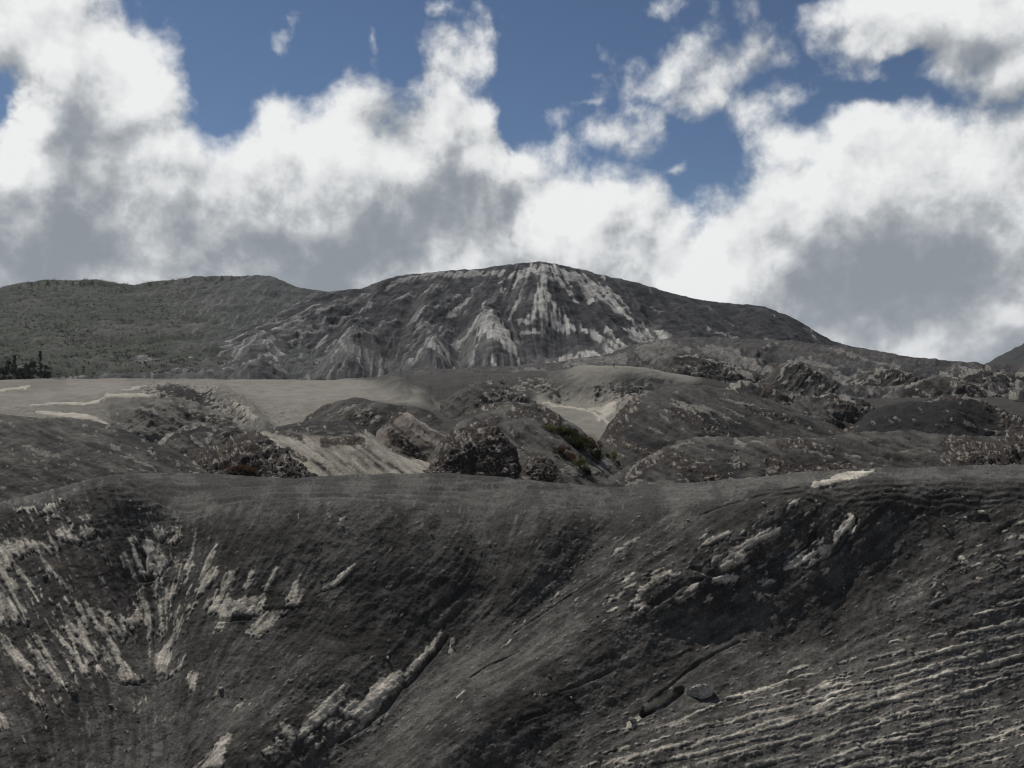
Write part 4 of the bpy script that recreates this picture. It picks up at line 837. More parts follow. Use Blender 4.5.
for u, v, s, l, mi in ((133, 628, 7, 'brightest square pale stone in the bottom of the left hollow', 0), (122, 631, 5, 'smaller bright stone beside the brightest square stone of the left hollow', 0),
        (67, 685, 6.5, 'pale rounded stone just above the reddish stone at lower left', 0), (74, 694, 10, 'reddish-grey stone, largest of the little cluster at lower left', 2), (47, 716, 6, 'grey stone below two narrow crust ribs at lower left', 1),
        (111, 706, 5.5, 'lone pale stone on black ash below the fan of crust ribs', 0), (45, 576, 7, 'smooth grey stone right of the stepped crust slabs at the left edge', 1), (142, 531, 6, 'bright little stone wedged between two crust slabs under the left crest', 0),
        (221, 689, 7, 'pale stone on the grey ash tongue below the ribbed crust patch', 0), (387, 658, 5.5, 'pale stone just above the top of the long bright crust slab', 0), (538, 659, 4.5, 'tiny bright stone alone on the dark slope at lower middle', 0),
        (549, 676, 4.5, 'dull little stone directly below the tiny bright one at lower middle', 1), (571, 698, 5, 'pale stone on the grey ash left of the undercut slab', 0), (322, 742, 4.5, 'pale stone under the lower end of the long bright crust slab', 0),
        (764, 504, 5, 'bright stone on the smooth ash above the ragged crust slabs', 0), (923, 516, 4.5, 'bright stone on dark ash left of the pale boulder in the right-hand hollow', 0), (944, 527, 6, 'flat pale stone below and left of the pale boulder in the right-hand hollow', 0),
        (1000, 562, 7, 'pale stone at the lower end of a narrow crust rib by the right edge', 0), (963, 563, 6, 'flat flake of crust above the reddish ash near the right edge', 0), (756, 595, 10, 'pale slab stone, left one of a pair under the ragged crust slabs', 1),
        (768, 597, 9, 'grey slab stone, right one of a pair under the ragged crust slabs', 1), (708, 603, 8, 'grey block under the pale ragged crust slabs right of the middle', 1), (452, 645, 5, 'grey stone below the top of the bright narrow crust rib', 1),
        (858, 745, 7, 'bright flake lying across the ribbed crust at lower right', 0)):
    stone(u, v, s, l, mi)
zones = [([(10, 515), (60, 505), (110, 500), (160, 515)], 8, 26), ([(60, 690), (110, 640), (140, 600)], 24, 22), ([(340, 520), (345, 530), (315, 555), (300, 600)], 5, 12), ([(430, 530), (480, 545), (520, 535), (545, 515)], 8, 12), ([(510, 585), (545, 590), (580, 560), (600, 545)], 7, 22),
         ([(600, 620), (640, 600), (690, 580), (740, 575)], 13, 34), ([(860, 492), (900, 495), (960, 500), (985, 500)], 8, 22), ([(930, 580), (950, 570), (975, 565), (1000, 550)], 9, 20), ([(560, 640), (600, 625), (620, 640)], 9, 14), ([(770, 630), (772, 660)], 5, 9),
         ([(400, 690), (470, 690), (560, 710), (600, 700)], 12, 14), ([(230, 700), (290, 690), (330, 660)], 16, 16), ([(300, 740), (360, 735), (400, 710)], 8, 12), ([(840, 560), (845, 620)], 6, 8), ([(150, 690), (110, 740), (20, 740)], 18, 12), ([(640, 528), (670, 522), (690, 520)], 4, 7)]
for pts, w, cnt in zones:
    pts = [Vector((a, b)) for a, b in pts]
    for _ in range(cnt):
        k = random.randrange(len(pts) - 1); q = pts[k].lerp(pts[k + 1], random.random())
        u, v = q.x + random.gauss(0, w * .6), q.y + random.gauss(0, w * .5)
        if not (2 < u < 1022 and 488 < v < 764): continue
        stone(u, v, 1.5 + 2.4 * random.random() ** 2.2, 'small loose stone scattered on the black ash slope', random.choice((0, 0, 1, 1, 1, 2)), 'small loose stones scattered over the ash slope')

# ---- plants
def leaf_mat(name, c1, c2):
    m, nt, b = new_mat(name); N = nt.nodes; L = nt.links
    oi = N.new('ShaderNodeNewGeometry'); r = N.new('ShaderNodeValToRGB')
    r.color_ramp.elements[0].color = (*c1, 1); r.color_ramp.elements[1].color = (*c2, 1)
    L.new(oi.outputs['Random Per Island'], r.inputs[0]); L.new(r.outputs[0], b.inputs['Base Color'])
    tr = N.new('ShaderNodeBsdfTranslucent'); L.new(r.outputs[0], tr.inputs['Color']); mx = N.new('ShaderNodeMixShader'); mx.inputs[0].default_value = .25
    L.new(b.outputs[0], mx.inputs[1]); L.new(tr.outputs[0], mx.inputs[2]); L.new(mx.outputs[0], N['Material Output'].inputs['Surface'])
    return m
LM = {'yellow': leaf_mat('yellow_green_leaves', (0.06, 0.062, 0.022), (0.20, 0.185, 0.075)), 'green': leaf_mat('green_leaves', (0.04, 0.048, 0.018), (0.14, 0.14, 0.05)), 'dark': leaf_mat('dark_leaves', (0.020, 0.025, 0.012), (0.060, 0.066, 0.026)),
      'brown': leaf_mat('brown_leaves', (0.04, 0.029, 0.02), (0.12, 0.082, 0.052)), 'rust': leaf_mat('rusty_leaves', (0.05, 0.032, 0.02), (0.13, 0.075, 0.045)), 'pine': leaf_mat('dark_conifer_leaves', (0.010, 0.014, 0.010), (0.028, 0.036, 0.020))}
bark = plain_mat('dark_bark', (0.02, 0.017, 0.014), (0.05, 0.042, 0.034), 4)
def leaves_mesh(pts, size, r):
    vs = []; fs = []
    for p in pts:
        n = Vector((r.gauss(0, 1), r.gauss(0, 1), r.gauss(0, 1) + .4)).normalized(); a = n.orthogonal().normalized(); b = n.cross(a); t = r.uniform(0, 6.28)
        a, b = a * math.cos(t) + b * math.sin(t), b * math.cos(t) - a * math.sin(t)
        s = size * r.uniform(.6, 1.4); i = len(vs)
        vs += [p - a * s, p + b * s * .45, p + a * s, p - b * s * .45]; fs.append((i, i + 1, i + 2, i + 3))
    me = bpy.data.meshes.new('leaves'); me.from_pydata(vs, [], fs); return me
def stems_mesh(h, w, r, n=6, rad=.04):
    bm = bmesh.new()
    for _ in range(n):
        d = Vector((r.gauss(0, .4) * w, r.gauss(0, .4) * w, h * r.uniform(.5, .85))); q = Vector((0, 0, 1)).rotation_difference(d.normalized()).to_matrix().to_4x4()
        q.translation = d / 2
        bmesh.ops.create_cone(bm, segments=5, radius1=rad, radius2=rad * .35, depth=d.length, matrix=q)
    me = bpy.data.meshes.new('stem'); bm.to_mesh(me); bm.free(); return me
def shrub(u, v, wpx, hpx, colour, label, layer, group=None, n=900, lean=0.0, leaf=.055, seed=0):
    p, nn = on(layer, u, v); k = p.y / F; w, h = wpx * k, hpx * k; r = random.Random(seed + int(u * 7 + v))
    root = tag(obj('shrub', None), label, 'shrub', group); root.location = p - Vector((0, 0, h * .06)); root.rotation_euler.z = r.uniform(-.3, .3)
    root.empty_display_size = .5
    cl = [(Vector((r.gauss(0, .24) * w, r.gauss(0, .22) * w, h * r.uniform(.25, .72))), r.uniform(.16, .30)) for _ in range(11)]
    pts = []
    for _ in range(n):
        c, q = r.choice(cl); d = Vector((r.gauss(0, 1), r.gauss(0, 1), r.gauss(0, 1))).normalized() * (r.random() ** .45)
        x = c + Vector((d.x * w * q, d.y * w * q, d.z * h * q * 1.2))
        if x.z > 0: pts.append(x + Vector((lean * x.z, 0, 0)))
    obj('foliage', leaves_mesh(pts, max(w, h) * leaf, r), root, LM[colour]); obj('stem', stems_mesh(h, w, r, rad=.03 * max(w, h) * .5), root, bark)
    return root
CM, SD, LMH = 'ash_mound_hill.002', 'sand_dune_hill', 'ash_mound_hill'
g1_ = 'shrubs growing in the furrows of the central mound'
shrub(551, 431, 13, 8, 'yellow', 'yellow-green shrub at the upper left end of the long shrub thicket', CM, g1_)
shrub(563, 436, 17, 13, 'green', 'olive green shrub, second from the upper left end of the thicket', CM, g1_)
shrub(573, 441, 14, 16, 'dark', 'tallest dark green shrub in the middle of the long thicket', CM, g1_, n=1100)
shrub(578, 449, 22, 15, 'dark', 'low dark shrub below the tallest one of the thicket', CM, g1_, n=1200)
shrub(590, 451, 17, 16, 'brown', 'brown-topped shrub in the lower half of the long thicket', CM, g1_, n=1100)
shrub(598, 460, 14, 16, 'dark', 'dark shrub at the lower right end of the long thicket', CM, g1_, n=1000)
shrub(562, 453, 16, 9, 'brown', 'reddish brown shrub, upper one of the short row below the thicket', CM, g1_)
shrub(570, 460, 13, 11, 'rust', 'rusty dark shrub in the middle of the short row below the thicket', CM, g1_)
shrub(580, 468, 13, 12, 'green', 'green shrub, second from the lower end of the short row', CM, g1_)
shrub(587, 475, 10, 11, 'dark', 'dark green shrub at the lower end of the short row', CM, g1_)
shrub(613, 461, 13, 13, 'yellow', 'lone round yellow-topped shrub right of the thicket', CM, g1_, n=1000)
shrub(618, 467, 7, 8, 'dark', 'small dark shrub tucked under the lone yellow-topped shrub', CM, g1_, n=500)
shrub(557, 479, 12, 8, 'yellow', 'small yellow-green shrub by the rim beside the rough outcrop', CM, g1_)
for i, (u, v, w_, h_, c, l) in enumerate(((237, 471, 17, 8, 'rust', 'rust-coloured shrub, middle one of three at the foot of the rock jumble'), (227, 470, 12, 7, 'brown', 'brown shrub, left one of three at the foot of the rock jumble'), (249, 473, 13, 7, 'rust', 'rust-coloured shrub, right one of three at the foot of the rock jumble'), (230, 455, 11, 5, 'green', 'olive shrub high in the rock jumble on the left'))):
    shrub(u, v, w_, h_, c, l, 'rock_outcrop.001', 'shrubs at the rock jumble', n=600)
shrub(502, 386, 8, 6, 'dark', 'dark shrub on the crest of the dim plain above the central mound', 'sand_plain_terrain', None, n=400)

def tree_parts(root, h, w, r, n, conic, leaf, mat):
    bm = bmesh.new()
    segs = 5; prev = None
    for k in range(segs + 1):
        z = h * .92 * k / segs; rad = h * .022 * (1 - .85 * k / segs); cx = r.gauss(0, .004) * h * k
        ring = [bm.verts.new((cx + rad * math.cos(a * 1.047), rad * math.sin(a * 1.047), z)) for a in range(6)]
        if prev:
            for a in range(6): bm.faces.new((prev[a], prev[(a + 1) % 6], ring[(a + 1) % 6], ring[a]))
        prev = ring
    for _ in range(9):
        z = h * r.uniform(.25, .8); a = r.uniform(0, 6.28); l = w * .42 * (1 - (z / h) * conic)
        q = Vector((0, 0, 1)).rotation_difference(Vector((math.cos(a), math.sin(a), .25)).normalized()).to_matrix().to_4x4(); q.translation = Vector((math.cos(a) * l / 2, math.sin(a) * l / 2, z + l * .12))
        bmesh.ops.create_cone(bm, segments=4, radius1=h * .007, radius2=h * .002, depth=l, matrix=q)
    tm = bpy.data.meshes.new('trunk'); bm.to_mesh(tm); bm.free()
    cl = []
    for _ in range(26):
        f = r.uniform(.14, 1.0); rad = w * .5 * ((1 - f * .95) if conic > .7 else math.sin(math.pi * (.12 + .82 * f))) * r.uniform(.4, 1.0); a = r.uniform(0, 6.28)
        cl.append((Vector((math.cos(a) * rad, math.sin(a) * rad, h * f)), w * r.uniform(.12, .2) * (1.1 - .6 * f * conic)))
    pts = []
    for _ in range(n):
        c, q = r.choice(cl); pts.append(c + Vector((r.gauss(0, .6), r.gauss(0, .6), r.gauss(0, .5))) * q)
    obj('trunk', tm, root, bark); obj('crown', leaves_mesh(pts, leaf, r), root, mat)
VL = 'volcano_mountain'
trees = [(2, 378, 15, 8, .3, 'round-topped dark tree at the very left edge of the far plain'), (9, 375, 19, 8, .6, 'dark tree, second from the left edge of the far plain'), (15, 374, 23, 7, .8, 'tall dark conifer, the taller one in the left half of the tree row'), (21, 377, 14, 8, .3, 'low bushy dark tree between two conifers of the row'),
         (27, 376, 16, 8, .3, 'round dark tree in the middle of the row beyond the sand plain'), (33, 374, 17, 8, .5, 'dark tree just left of the tallest slim conifer pair'), (40, 373, 26, 6.5, .9, 'tallest slim pointed conifer of the row beyond the sand plain'), (46, 374, 14, 8, .4, 'low dark tree at the right end of the tree row')]
for i, (u, v, h_, w_, con, l) in enumerate(trees):
    p, nn = on(VL, u, v + 6); k = p.y / F; r = random.Random(900 + i)
    t = tag(obj('tree', None), l, 'tree', 'dark trees beyond the left end of the sand plain'); t.location = p - Vector((0, 0, 1))
    tree_parts(t, h_ * k * 1.12, w_ * k * 1.2, r, 1300, con, .58, LM['pine'])
# tiny trees on the skyline of the green ridge
GL_ = 'green_ridge_hill'
proto = tag(obj('small_tree', None), 'tiny tree on the skyline of the green ridge', 'tree', 'tiny trees along the green skyline')
tree_parts(proto, 7.0, 5.0, random.Random(5), 260, .2, .5, LM['dark'])
crown0 = [c for c in proto.children]
first = True
gtp = np.array(g_top, float)
for u in (20, 31, 47, 58, 72, 80, 84, 93, 104, 118, 131, 150, 166, 185, 205, 222, 240, 66, 98, 39):
    p, nn = on(GL_, u, float(np.interp(u, gtp[:, 0], gtp[:, 1])) + 1)
    if first: o = proto; first = False
    else:
        o = proto.copy(); COL.objects.link(o)
        for c in crown0:
            d = c.copy(); COL.objects.link(d); d.parent = o
    s = random.uniform(.5, 1.25) * (1.2 if u in (47, 80) else .9)
    o.location = p - Vector((0, 0, .8)); o.scale = (s * 1.1, s * 1.1, s); o.rotation_euler.z = random.uniform(0, 6)
# scrub over the whole green ridge: one mass
def scrub():
    Ug, V, P, n = LAYERS[GL_]; r = random.Random(3); pts = []
    nr, nc = Ug.shape
    dens = w3(P, 90, 3, 80)
    while len(pts) < 42000:
        j = r.randrange(4, nr - 12); i = r.randrange(nc); u = Ug[j, i]
        if r.random() > np.clip(.55 + 1.2 * dens[j, i] - max(0, (u - 150)) / 130, .03, 1): continue
        p = Vector(P[j, i]); s = r.uniform(1.2, 3.2)
        for _ in range(9): pts.append(p + Vector((r.gauss(0, .7) * s, r.gauss(0, .7) * s, abs(r.gauss(.5, .5)) * s)))
    me = leaves_mesh(pts, .95, r); me.materials.append(leaf_mat('ridge_scrub_leaves', (0.024, 0.029, 0.020), (0.062, 0.068, 0.048)))
    o = obj('ridge_vegetation', me); o['kind'] = 'stuff'
scrub()

# ---- a person on the crest of the pale dune
def person(u, v):
    p, n = on('sand_plain_terrain', u, v)
    root = tag(obj('person', None), 'person in dark clothes standing on the crest of the pale dune below the volcano', 'person'); root.location = p + Vector((0, 0, -.04))
    J = [((0, 0, .95), .15), ((0, 0, 1.18), .14), ((0, 0, 1.40), .15), ((0, 0, 1.50), .06), ((0, .02, 1.60), .09), ((0, .02, 1.72), .075),
         ((-.10, 0, .88), .10), ((-.12, .03, .48), .065), ((-.13, 0, .08), .045), ((-.13, -.14, .03), .04), ((.10, 0, .88), .10), ((.13, -.03, .48), .065), ((.15, 0, .08), .045), ((.15, -.14, .03), .04),
         ((-.20, 0, 1.40), .065), ((-.27, .02, 1.14), .047), ((-.25, -.10, .92), .035), ((-.24, -.13, .84), .03), ((.20, 0, 1.40), .065), ((.28, .02, 1.14), .047), ((.27, -.08, .90), .035), ((.26, -.10, .82), .03)]
    E = [(0, 1), (1, 2), (2, 3), (3, 4), (4, 5), (0, 6), (6, 7), (7, 8), (8, 9), (0, 10), (10, 11), (11, 12), (12, 13), (2, 14), (14, 15), (15, 16), (16, 17), (2, 18), (18, 19), (19, 20), (20, 21)]
    me = bpy.data.meshes.new('body'); me.from_pydata([j[0] for j in J], E, []); body = obj('body', me, root, plain_mat('dark_clothes', (0.012, 0.012, 0.015), (0.022, 0.022, 0.026), 9))
    md = body.modifiers.new('skin', 'SKIN')
    for i, j in enumerate(J): me.skin_vertices[0].data[i].radius = (j[1], j[1] * .8)
    me.skin_vertices[0].data[0].use_root = True
    body.modifiers.new('sub', 'SUBSURF').render_levels = 2
    bm = bmesh.new(); bmesh.ops.create_icosphere(bm, subdivisions=3, radius=.115)
    for vv in bm.verts: vv.co = Vector((vv.co.x * .85, vv.co.y * 1.02 + .02, vv.co.z * 1.05 + 1.70)); 
    bmesh.ops.delete(bm, geom=[v_ for v_ in bm.verts if v_.co.z < 1.66 and v_.co.y < .02], context='VERTS')
    hm = bpy.data.meshes.new('hair'); bm.to_mesh(hm); bm.free(); obj('hair', hm, root, plain_mat('dark_hair', (0.01, 0.008, 0.007), (0.02, 0.016, 0.014), 20))
person(614, 368)

# ---- air
def haze_box():
    bm = bmesh.new(); bmesh.ops.create_cube(bm, size=1.0)
    for v in bm.verts: v.co = Vector((v.co.x * 19000, v.co.y * 19000, -80 + (v.co.z + .5) * 420))
    me = bpy.data.meshes.new('haze'); bm.to_mesh(me); bm.free()
    m = bpy.data.materials.new('haze'); m.use_nodes = True; nt = m.node_tree; nt.nodes.remove(nt.nodes['Principled BSDF'])
    pv = nt.nodes.new('ShaderNodeVolumePrincipled'); pv.inputs['Color'].default_value = (.86, .92, 1, 1); pv.inputs['Density'].default_value = 0.00002; pv.inputs['Anisotropy'].default_value = .2
    nt.links.new(pv.outputs[0], nt.nodes['Material Output'].inputs['Volume'])
    m.cycles.homogeneous_volume = True if hasattr(m.cycles, 'homogeneous_volume') else True
    o = obj('haze', me, None, m); o['kind'] = 'stuff'
haze_box()
# =================================================================== SKY
SUN_AZ, SUN_EL = math.radians(-42), math.radians(55)       # azimuth from +Y towards +X
def make_sky():
    w = bpy.data.worlds.new('World'); sc.world = w; w.use_nodes = True
    nt = w.node_tree; N = nt.nodes; L = nt.links
    for n in list(N): N.remove(n)
    # group: how much cloud stands in one direction
    g = bpy.data.node_groups.new('cloud_amount', 'ShaderNodeTree')
    g.interface.new_socket('Dir', in_out='INPUT', socket_type='NodeSocketVector')
    g.interface.new_socket('Amount', in_out='OUTPUT', socket_type='NodeSocketFloat')
    g.interface.new_socket('Shape', in_out='OUTPUT', socket_type='NodeSocketFloat')
    GN = g.nodes; GL = g.links
    gi = GN.new('NodeGroupInput'); go = GN.new('NodeGroupOutput')
    def mth(NN, LL, op, a, b=None, c=None, clamp=False):
        n = NN.new('ShaderNodeMath'); n.operation = op; n.use_clamp = clamp
        for i, x in enumerate((a, b, c)):
            if x is None: continue
            if isinstance(x, (int, float)): n.inputs[i].default_value = x
            else: LL.new(x, n.inputs[i])
        return n.outputs[0]
    m = lambda op, a, b=None, c=None, clamp=False: mth(GN, GL, op, a, b, c, clamp)
    def noise(NN, LL, vec, scale, det, rough=.5, dist=0.0, off=(0, 0, 0)):
        mp = NN.new('ShaderNodeMapping'); mp.inputs['Location'].default_value = off
        LL.new(vec, mp.inputs['Vector'])
        n = NN.new('ShaderNodeTexNoise'); n.inputs['Scale'].default_value = scale; n.inputs['Detail'].default_value = det
        n.inputs['Roughness'].default_value = rough; n.inputs['Distortion'].default_value = dist
        LL.new(mp.outputs[0], n.inputs['Vector']); return n
    nrm = GN.new('ShaderNodeVectorMath'); nrm.operation = 'NORMALIZE'; GL.new(gi.outputs['Dir'], nrm.inputs[0])
    # bend the outlines
    wn = noise(GN, GL, nrm.outputs[0], 9, 5, .55)
    sb = GN.new('ShaderNodeVectorMath'); sb.operation = 'SUBTRACT'; GL.new(wn.outputs['Color'], sb.inputs[0]); sb.inputs[1].default_value = (.5, .5, .5)
    sc1 = GN.new('ShaderNodeVectorMath'); sc1.operation = 'SCALE'; GL.new(sb.outputs[0], sc1.inputs[0]); sc1.inputs['Scale'].default_value = 0.085
    ad = GN.new('ShaderNodeVectorMath'); ad.operation = 'ADD'; GL.new(nrm.outputs[0], ad.inputs[0]); GL.new(sc1.outputs[0], ad.inputs[1])
    sp = GN.new('ShaderNodeSeparateXYZ'); GL.new(ad.outputs[0], sp.inputs[0])
    az = m('ARCTAN2', sp.outputs[0], sp.outputs[1])
    el = m('ARCSINE', m('MAXIMUM', m('MINIMUM', sp.outputs[2], .999), -.999))
    def comb(NN, LL, a, b):
        n = NN.new('ShaderNodeCombineXYZ'); LL.new(a, n.inputs[0]); LL.new(b, n.inputs[1]); return n.outputs[0]
    def dist(NN, LL, p, cx, cy, rx, ry, op):
        n = NN.new('ShaderNodeVectorMath'); n.operation = 'MULTIPLY_ADD'; LL.new(p, n.inputs[0]); n.inputs[1].default_value = (1 / rx, 1 / ry, 0); n.inputs[2].default_value = (-cx / rx, -cy / ry, 0)
        q = NN.new('ShaderNodeVectorMath'); q.operation = op; LL.new(n.outputs[0], q.inputs[0])
        if op == 'DOT_PRODUCT': LL.new(n.outputs[0], q.inputs[1])
        return q.outputs['Value']
    p2 = comb(GN, GL, az, el)
    A = lambda u: math.atan2(u - 512, F)
    E = lambda u, v: math.atan2(HOR - v, math.hypot(F, u - 512))
    bank = [(-600,-20),(-200,-60),(60,-60),(112,-12),(135,10),(158,38),(170,62),(188,96),(225,112),(255,104),(268,80),(300,84),(345,78),(392,78),(408,62),(424,24),(440,14),(456,30),(482,46),(498,80),(512,134),(535,128),(560,142),(600,158),(645,152),(672,184),(690,192),(706,166),(740,152),(775,128),(810,112),(850,92),(875,76),(905,76),(940,82),(985,80),(1030,75),(1300,60),(1700,110)]
    lo, hi, emax = -1.1, 1.1, 0.6
    fc = GN.new('ShaderNodeFloatCurve'); cv = fc.mapping.curves[0]
    pts = [((A(u) - lo) / (hi - lo), E(u, v) / emax) for u, v in bank]
    cv.points[0].location = (0, .45); cv.points[1].location = (1, .4)
    for x, y in pts: cv.points.new(x, y)
    for p in cv.points: p.handle_type = 'VECTOR'
    fc.mapping.update()
    GL.new(m('DIVIDE', m('SUBTRACT', az, lo), hi - lo), fc.inputs['Value'])
    top = m('MULTIPLY', fc.outputs[0], emax)
    shape = m('DIVIDE', m('SUBTRACT', top, el), 0.085)        # 1 about 70 rows under the top edge
    shape = m('MINIMUM', shape, 1.6)
    blobs = [(950,20,170,66,1.4),(868,30,60,40,.8),(1010,60,60,40,1.0),(716,62,95,44,.42),(742,34,36,26,.4),(703,110,32,26,.42),(664,12,34,14,.5),(772,108,55,38,.45),(622,136,46,26,.36),(600,100,50,16,.0),(285,38,20,24,.3),(372,44,12,20,.12),(510,66,16,34,.24),(555,120,60,30,.02),(668,168,30,12,.22),(440,16,24,14,.4),(790,86,50,20,.2),(150,50,40,50,.35)]
    for (u, v, ru, rv, amp) in blobs:
        cx, cy = A(u), E(u, v); rx = ru / F * math.cos(cx) ** 2; ry = rv / F * math.cos(cx)
        shape = m('MAXIMUM', shape, m('MULTIPLY_ADD', dist(GN, GL, p2, cx, cy, rx, ry, 'LENGTH'), -max(.5, amp), amp))
    for (u, v, ru, rv, amp) in [(4,106,24,40,2.6),(868,96,50,12,.4),(905,62,30,12,.7),(520,110,12,20,.5)]:     # blue gaps
        cx, cy = A(u), E(u, v); rx = ru / F * math.cos(cx) ** 2; ry = rv / F * math.cos(cx)
        q = dist(GN, GL, p2, cx, cy, rx, ry, 'DOT_PRODUCT')
        shape = m('SUBTRACT', shape, m('MULTIPLY', m('EXPONENT', m('MULTIPLY', q, -1)), amp))
    # billows and wisps
    nb = noise(GN, GL, nrm.outputs[0], 14, 10, .55, .1)
    nbig = noise(GN, GL, nrm.outputs[0], 4.2, 3, .5, .0, (3, 1, 2))
    dd = m('ADD', m('MULTIPLY', m('SUBTRACT', nb.outputs['Fac'], .5), 2.3), m('MULTIPLY', m('SUBTRACT', nbig.outputs['Fac'], .5), .5))
    GL.new(m('ADD', shape, dd), go.inputs['Amount']); GL.new(shape, go.inputs['Shape'])
    # ---- the world
    tc = N.new('ShaderNodeTexCoord'); d0 = tc.outputs['Generated']
    k = lambda op, a, b=None, c=None, clamp=False: mth(N, L, op, a, b, c, clamp)
    def inst(off):
        a = N.new('ShaderNodeVectorMath'); a.operation = 'ADD'; L.new(d0, a.inputs[0]); a.inputs[1].default_value = off
        n = N.new('ShaderNodeGroup'); n.node_tree = g; L.new(a.outputs[0], n.inputs['Dir']); return n
    def mr(x, a, b, c=0.0, d=1.0, smooth=True):
        n = N.new('ShaderNodeMapRange'); n.interpolation_type = 'SMOOTHSTEP' if smooth else 'LINEAR'
        for nm, val in zip(('From Min', 'From Max', 'To Min', 'To Max'), (a, b, c, d)): n.inputs[nm].default_value = val
        L.new(x, n.inputs['Value']); return n.outputs['Result']
    c0 = inst((0, 0, 0)); c1 = inst((-0.010, 0, 0.024)); c2 = inst((-0.03, 0, 0.075))
    alpha = mr(c0.outputs['Amount'], -0.05, 0.60)
    # light that reaches this bit of cloud: what stands between it and the sun
    small = k('SUBTRACT', c0.outputs['Amount'], c1.outputs['Amount'])       # >0: faces the light
    thick = mr(c2.outputs['Shape'], 0.1, 1.6)
    sp2 = N.new('ShaderNodeSeparateXYZ'); nn = N.new('ShaderNodeVectorMath'); nn.operation = 'NORMALIZE'; L.new(d0, nn.inputs[0]); L.new(nn.outputs[0], sp2.inputs[0])
    wn2 = noise(N, L, d0, 7, 4, .55)
    az2 = k('ADD', k('ARCTAN2', sp2.outputs[0], sp2.outputs[1]), k('MULTIPLY', k('SUBTRACT', wn2.outputs['Fac'], .5), .14)); el2 = k('ADD', k('ARCSINE', sp2.outputs[2]), k('MULTIPLY', k('SUBTRACT', noise(N, L, d0, 7, 4, .55, 0, (5, 5, 5)).outputs['Fac'], .5), .12))
    grey = None; pp = comb(N, L, az2, el2)
    # thick grey bellies (+) and bright thin places (-)
    for (u, v, ru, rv, amp) in [(225,218,130,40,.8),(60,238,90,26,.6),(420,165,60,58,.8),(470,210,70,40,.45),(860,250,120,62,.66),(905,300,150,45,.5),(730,215,50,40,.45),(330,255,60,35,.45),(40,265,60,20,.3),(925,40,60,30,.35),(130,130,50,35,.18),(390,130,26,26,.3),
                                (980,180,45,50,.25),(600,250,60,30,.25),(1024,330,30,16,-.9),(790,170,60,40,-.3),(330,230,26,30,-.45),(560,190,50,40,-.35),(60,185,60,30,-.5),(130,262,50,12,-.3),(700,270,50,30,-.5),(930,225,26,22,-.45),(490,255,46,18,-.4),(720,65,60,30,.5)]:
        cx, cy = A(u), E(u, v); rx = ru / F * math.cos(cx) ** 2; ry = rv / F * math.cos(cx)
        q = dist(N, L, pp, cx, cy, rx, ry, 'DOT_PRODUCT')
        t = k('MULTIPLY', k('EXPONENT', k('MULTIPLY', q, -.8)), amp)
        grey = t if grey is None else k('ADD', grey, t)
    mot = noise(N, L, d0, 7, 7, .54, .1, (1, 7, 3))
    mot2 = k('MULTIPLY', k('SUBTRACT', mot.outputs['Fac'], .42), 2.1)
    sh = k('ADD', k('MULTIPLY', thick, .20), k('MULTIPLY', grey, .44))
    sh = k('ADD', k('ADD', sh, mot2), .10)
    sh = k('SUBTRACT', sh, k('MULTIPLY', small, .75), clamp=False)
    low = mr(el2, 0.2, 0.0, 0.0, 0.14)
    sh = k('ADD', sh, low, clamp=True)
    ramp = N.new('ShaderNodeValToRGB'); cr_ = ramp.color_ramp
    cr_.elements[0].position = 0.0; cr_.elements[0].color = (0.90, 0.91, 0.91, 1)
    cr_.elements[1].position = 1.0; cr_.elements[1].color = (0.27, 0.30, 0.335, 1)
    for p, c in ((.28, (0.74, 0.755, 0.765)), (.55, (0.47, 0.495, 0.52)), (.8, (0.315, 0.345, 0.38))):
        e = cr_.elements.new(p); e.color = (*c, 1)
    L.new(sh, ramp.inputs[0])
    sky = N.new('ShaderNodeTexSky'); sky.sky_type = 'NISHITA'; sky.sun_disc = False
    sky.sun_elevation = SUN_EL; sky.sun_rotation = SUN_AZ; sky.air_density = 1.0; sky.dust_density = 0.4; sky.ozone_density = 3.0; sky.altitude = 2200
    bg = N.new('ShaderNodeBackground'); bg.inputs['Strength'].default_value = 0.058; L.new(sky.outputs[0], bg.inputs['Color'])
    bc = N.new('ShaderNodeBackground'); bc.inputs['Strength'].default_value = 0.95; L.new(ramp.outputs[0], bc.inputs['Color'])
    mx = N.new('ShaderNodeMixShader'); L.new(alpha, mx.inputs[0]); L.new(bg.outputs[0], mx.inputs[1]); L.new(bc.outputs[0], mx.inputs[2])
    out = N.new('ShaderNodeOutputWorld'); L.new(mx.outputs[0], out.inputs['Surface'])
    w.cycles.sampling_method = 'MANUAL'; w.cycles.sample_map_resolution = 512
make_sky()

# sun
sun = bpy.data.lights.new('sun', 'SUN'); sun.energy = 4.4; sun.angle = math.radians(0.8); sun.color = (1.0, 0.96, 0.90)
so = bpy.data.objects.new('sun', sun); COL.objects.link(so)
dv = Vector((math.sin(SUN_AZ) * math.cos(SUN_EL), math.cos(SUN_AZ) * math.cos(SUN_EL), math.sin(SUN_EL)))
so.rotation_euler = dv.to_track_quat('Z', 'Y').to_euler()

# camera
cam = bpy.data.cameras.new('camera'); co = bpy.data.objects.new('camera', cam); COL.objects.link(co); sc.camera = co
cam.sensor_width = 36; cam.lens = 36 * F / 1024; cam.shift_y = (HOR - 384) / 1024
co.rotation_euler = (math.radians(90), 0, 0); cam.clip_end = 30000; cam.clip_start = 0.5
vs = sc.view_settings; sc.display_settings.display_device = 'sRGB'
vs.view_transform = 'Standard'; vs.look = 'None'; vs.exposure = 0; vs.gamma = 1; vs.use_curve_mapping = False

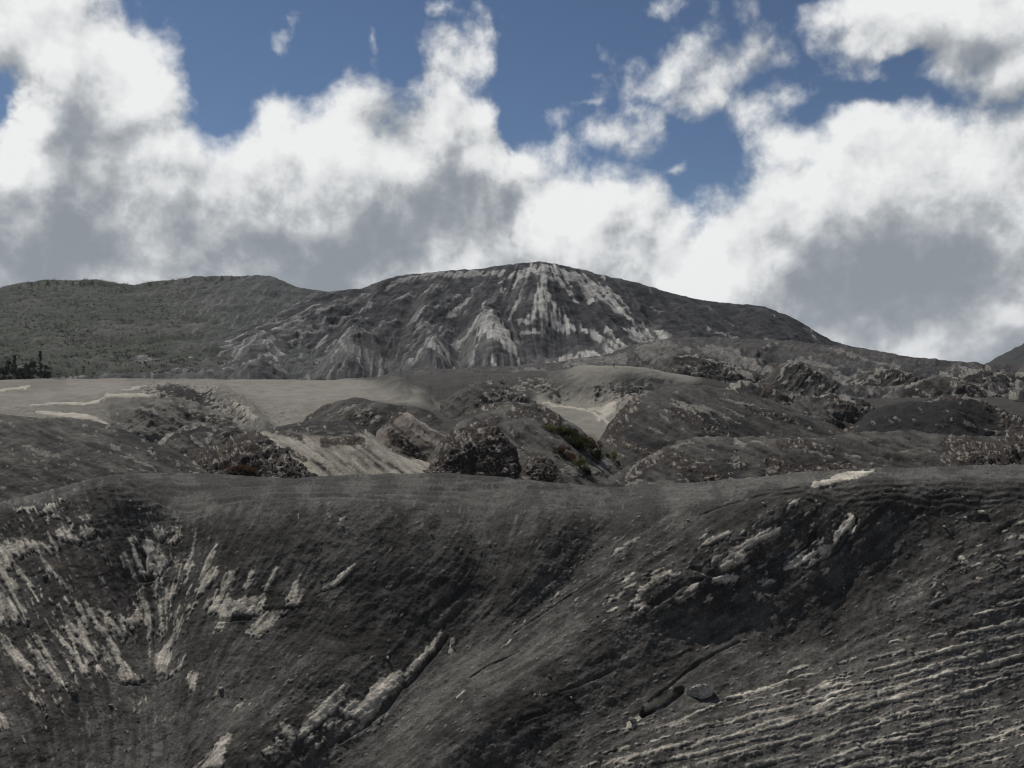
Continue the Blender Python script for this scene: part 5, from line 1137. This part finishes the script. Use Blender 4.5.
sc.cycles.use_denoising = True; sc.cycles.filter_width = 1.15; sc.cycles.denoiser = 'OPENIMAGEDENOISE'; sc.cycles.denoising_input_passes = 'RGB_ALBEDO_NORMAL'; sc.cycles.denoising_prefilter = 'ACCURATE'; sc.cycles.max_bounces = 2; sc.cycles.diffuse_bounces = 1; sc.cycles.volume_bounces = 0
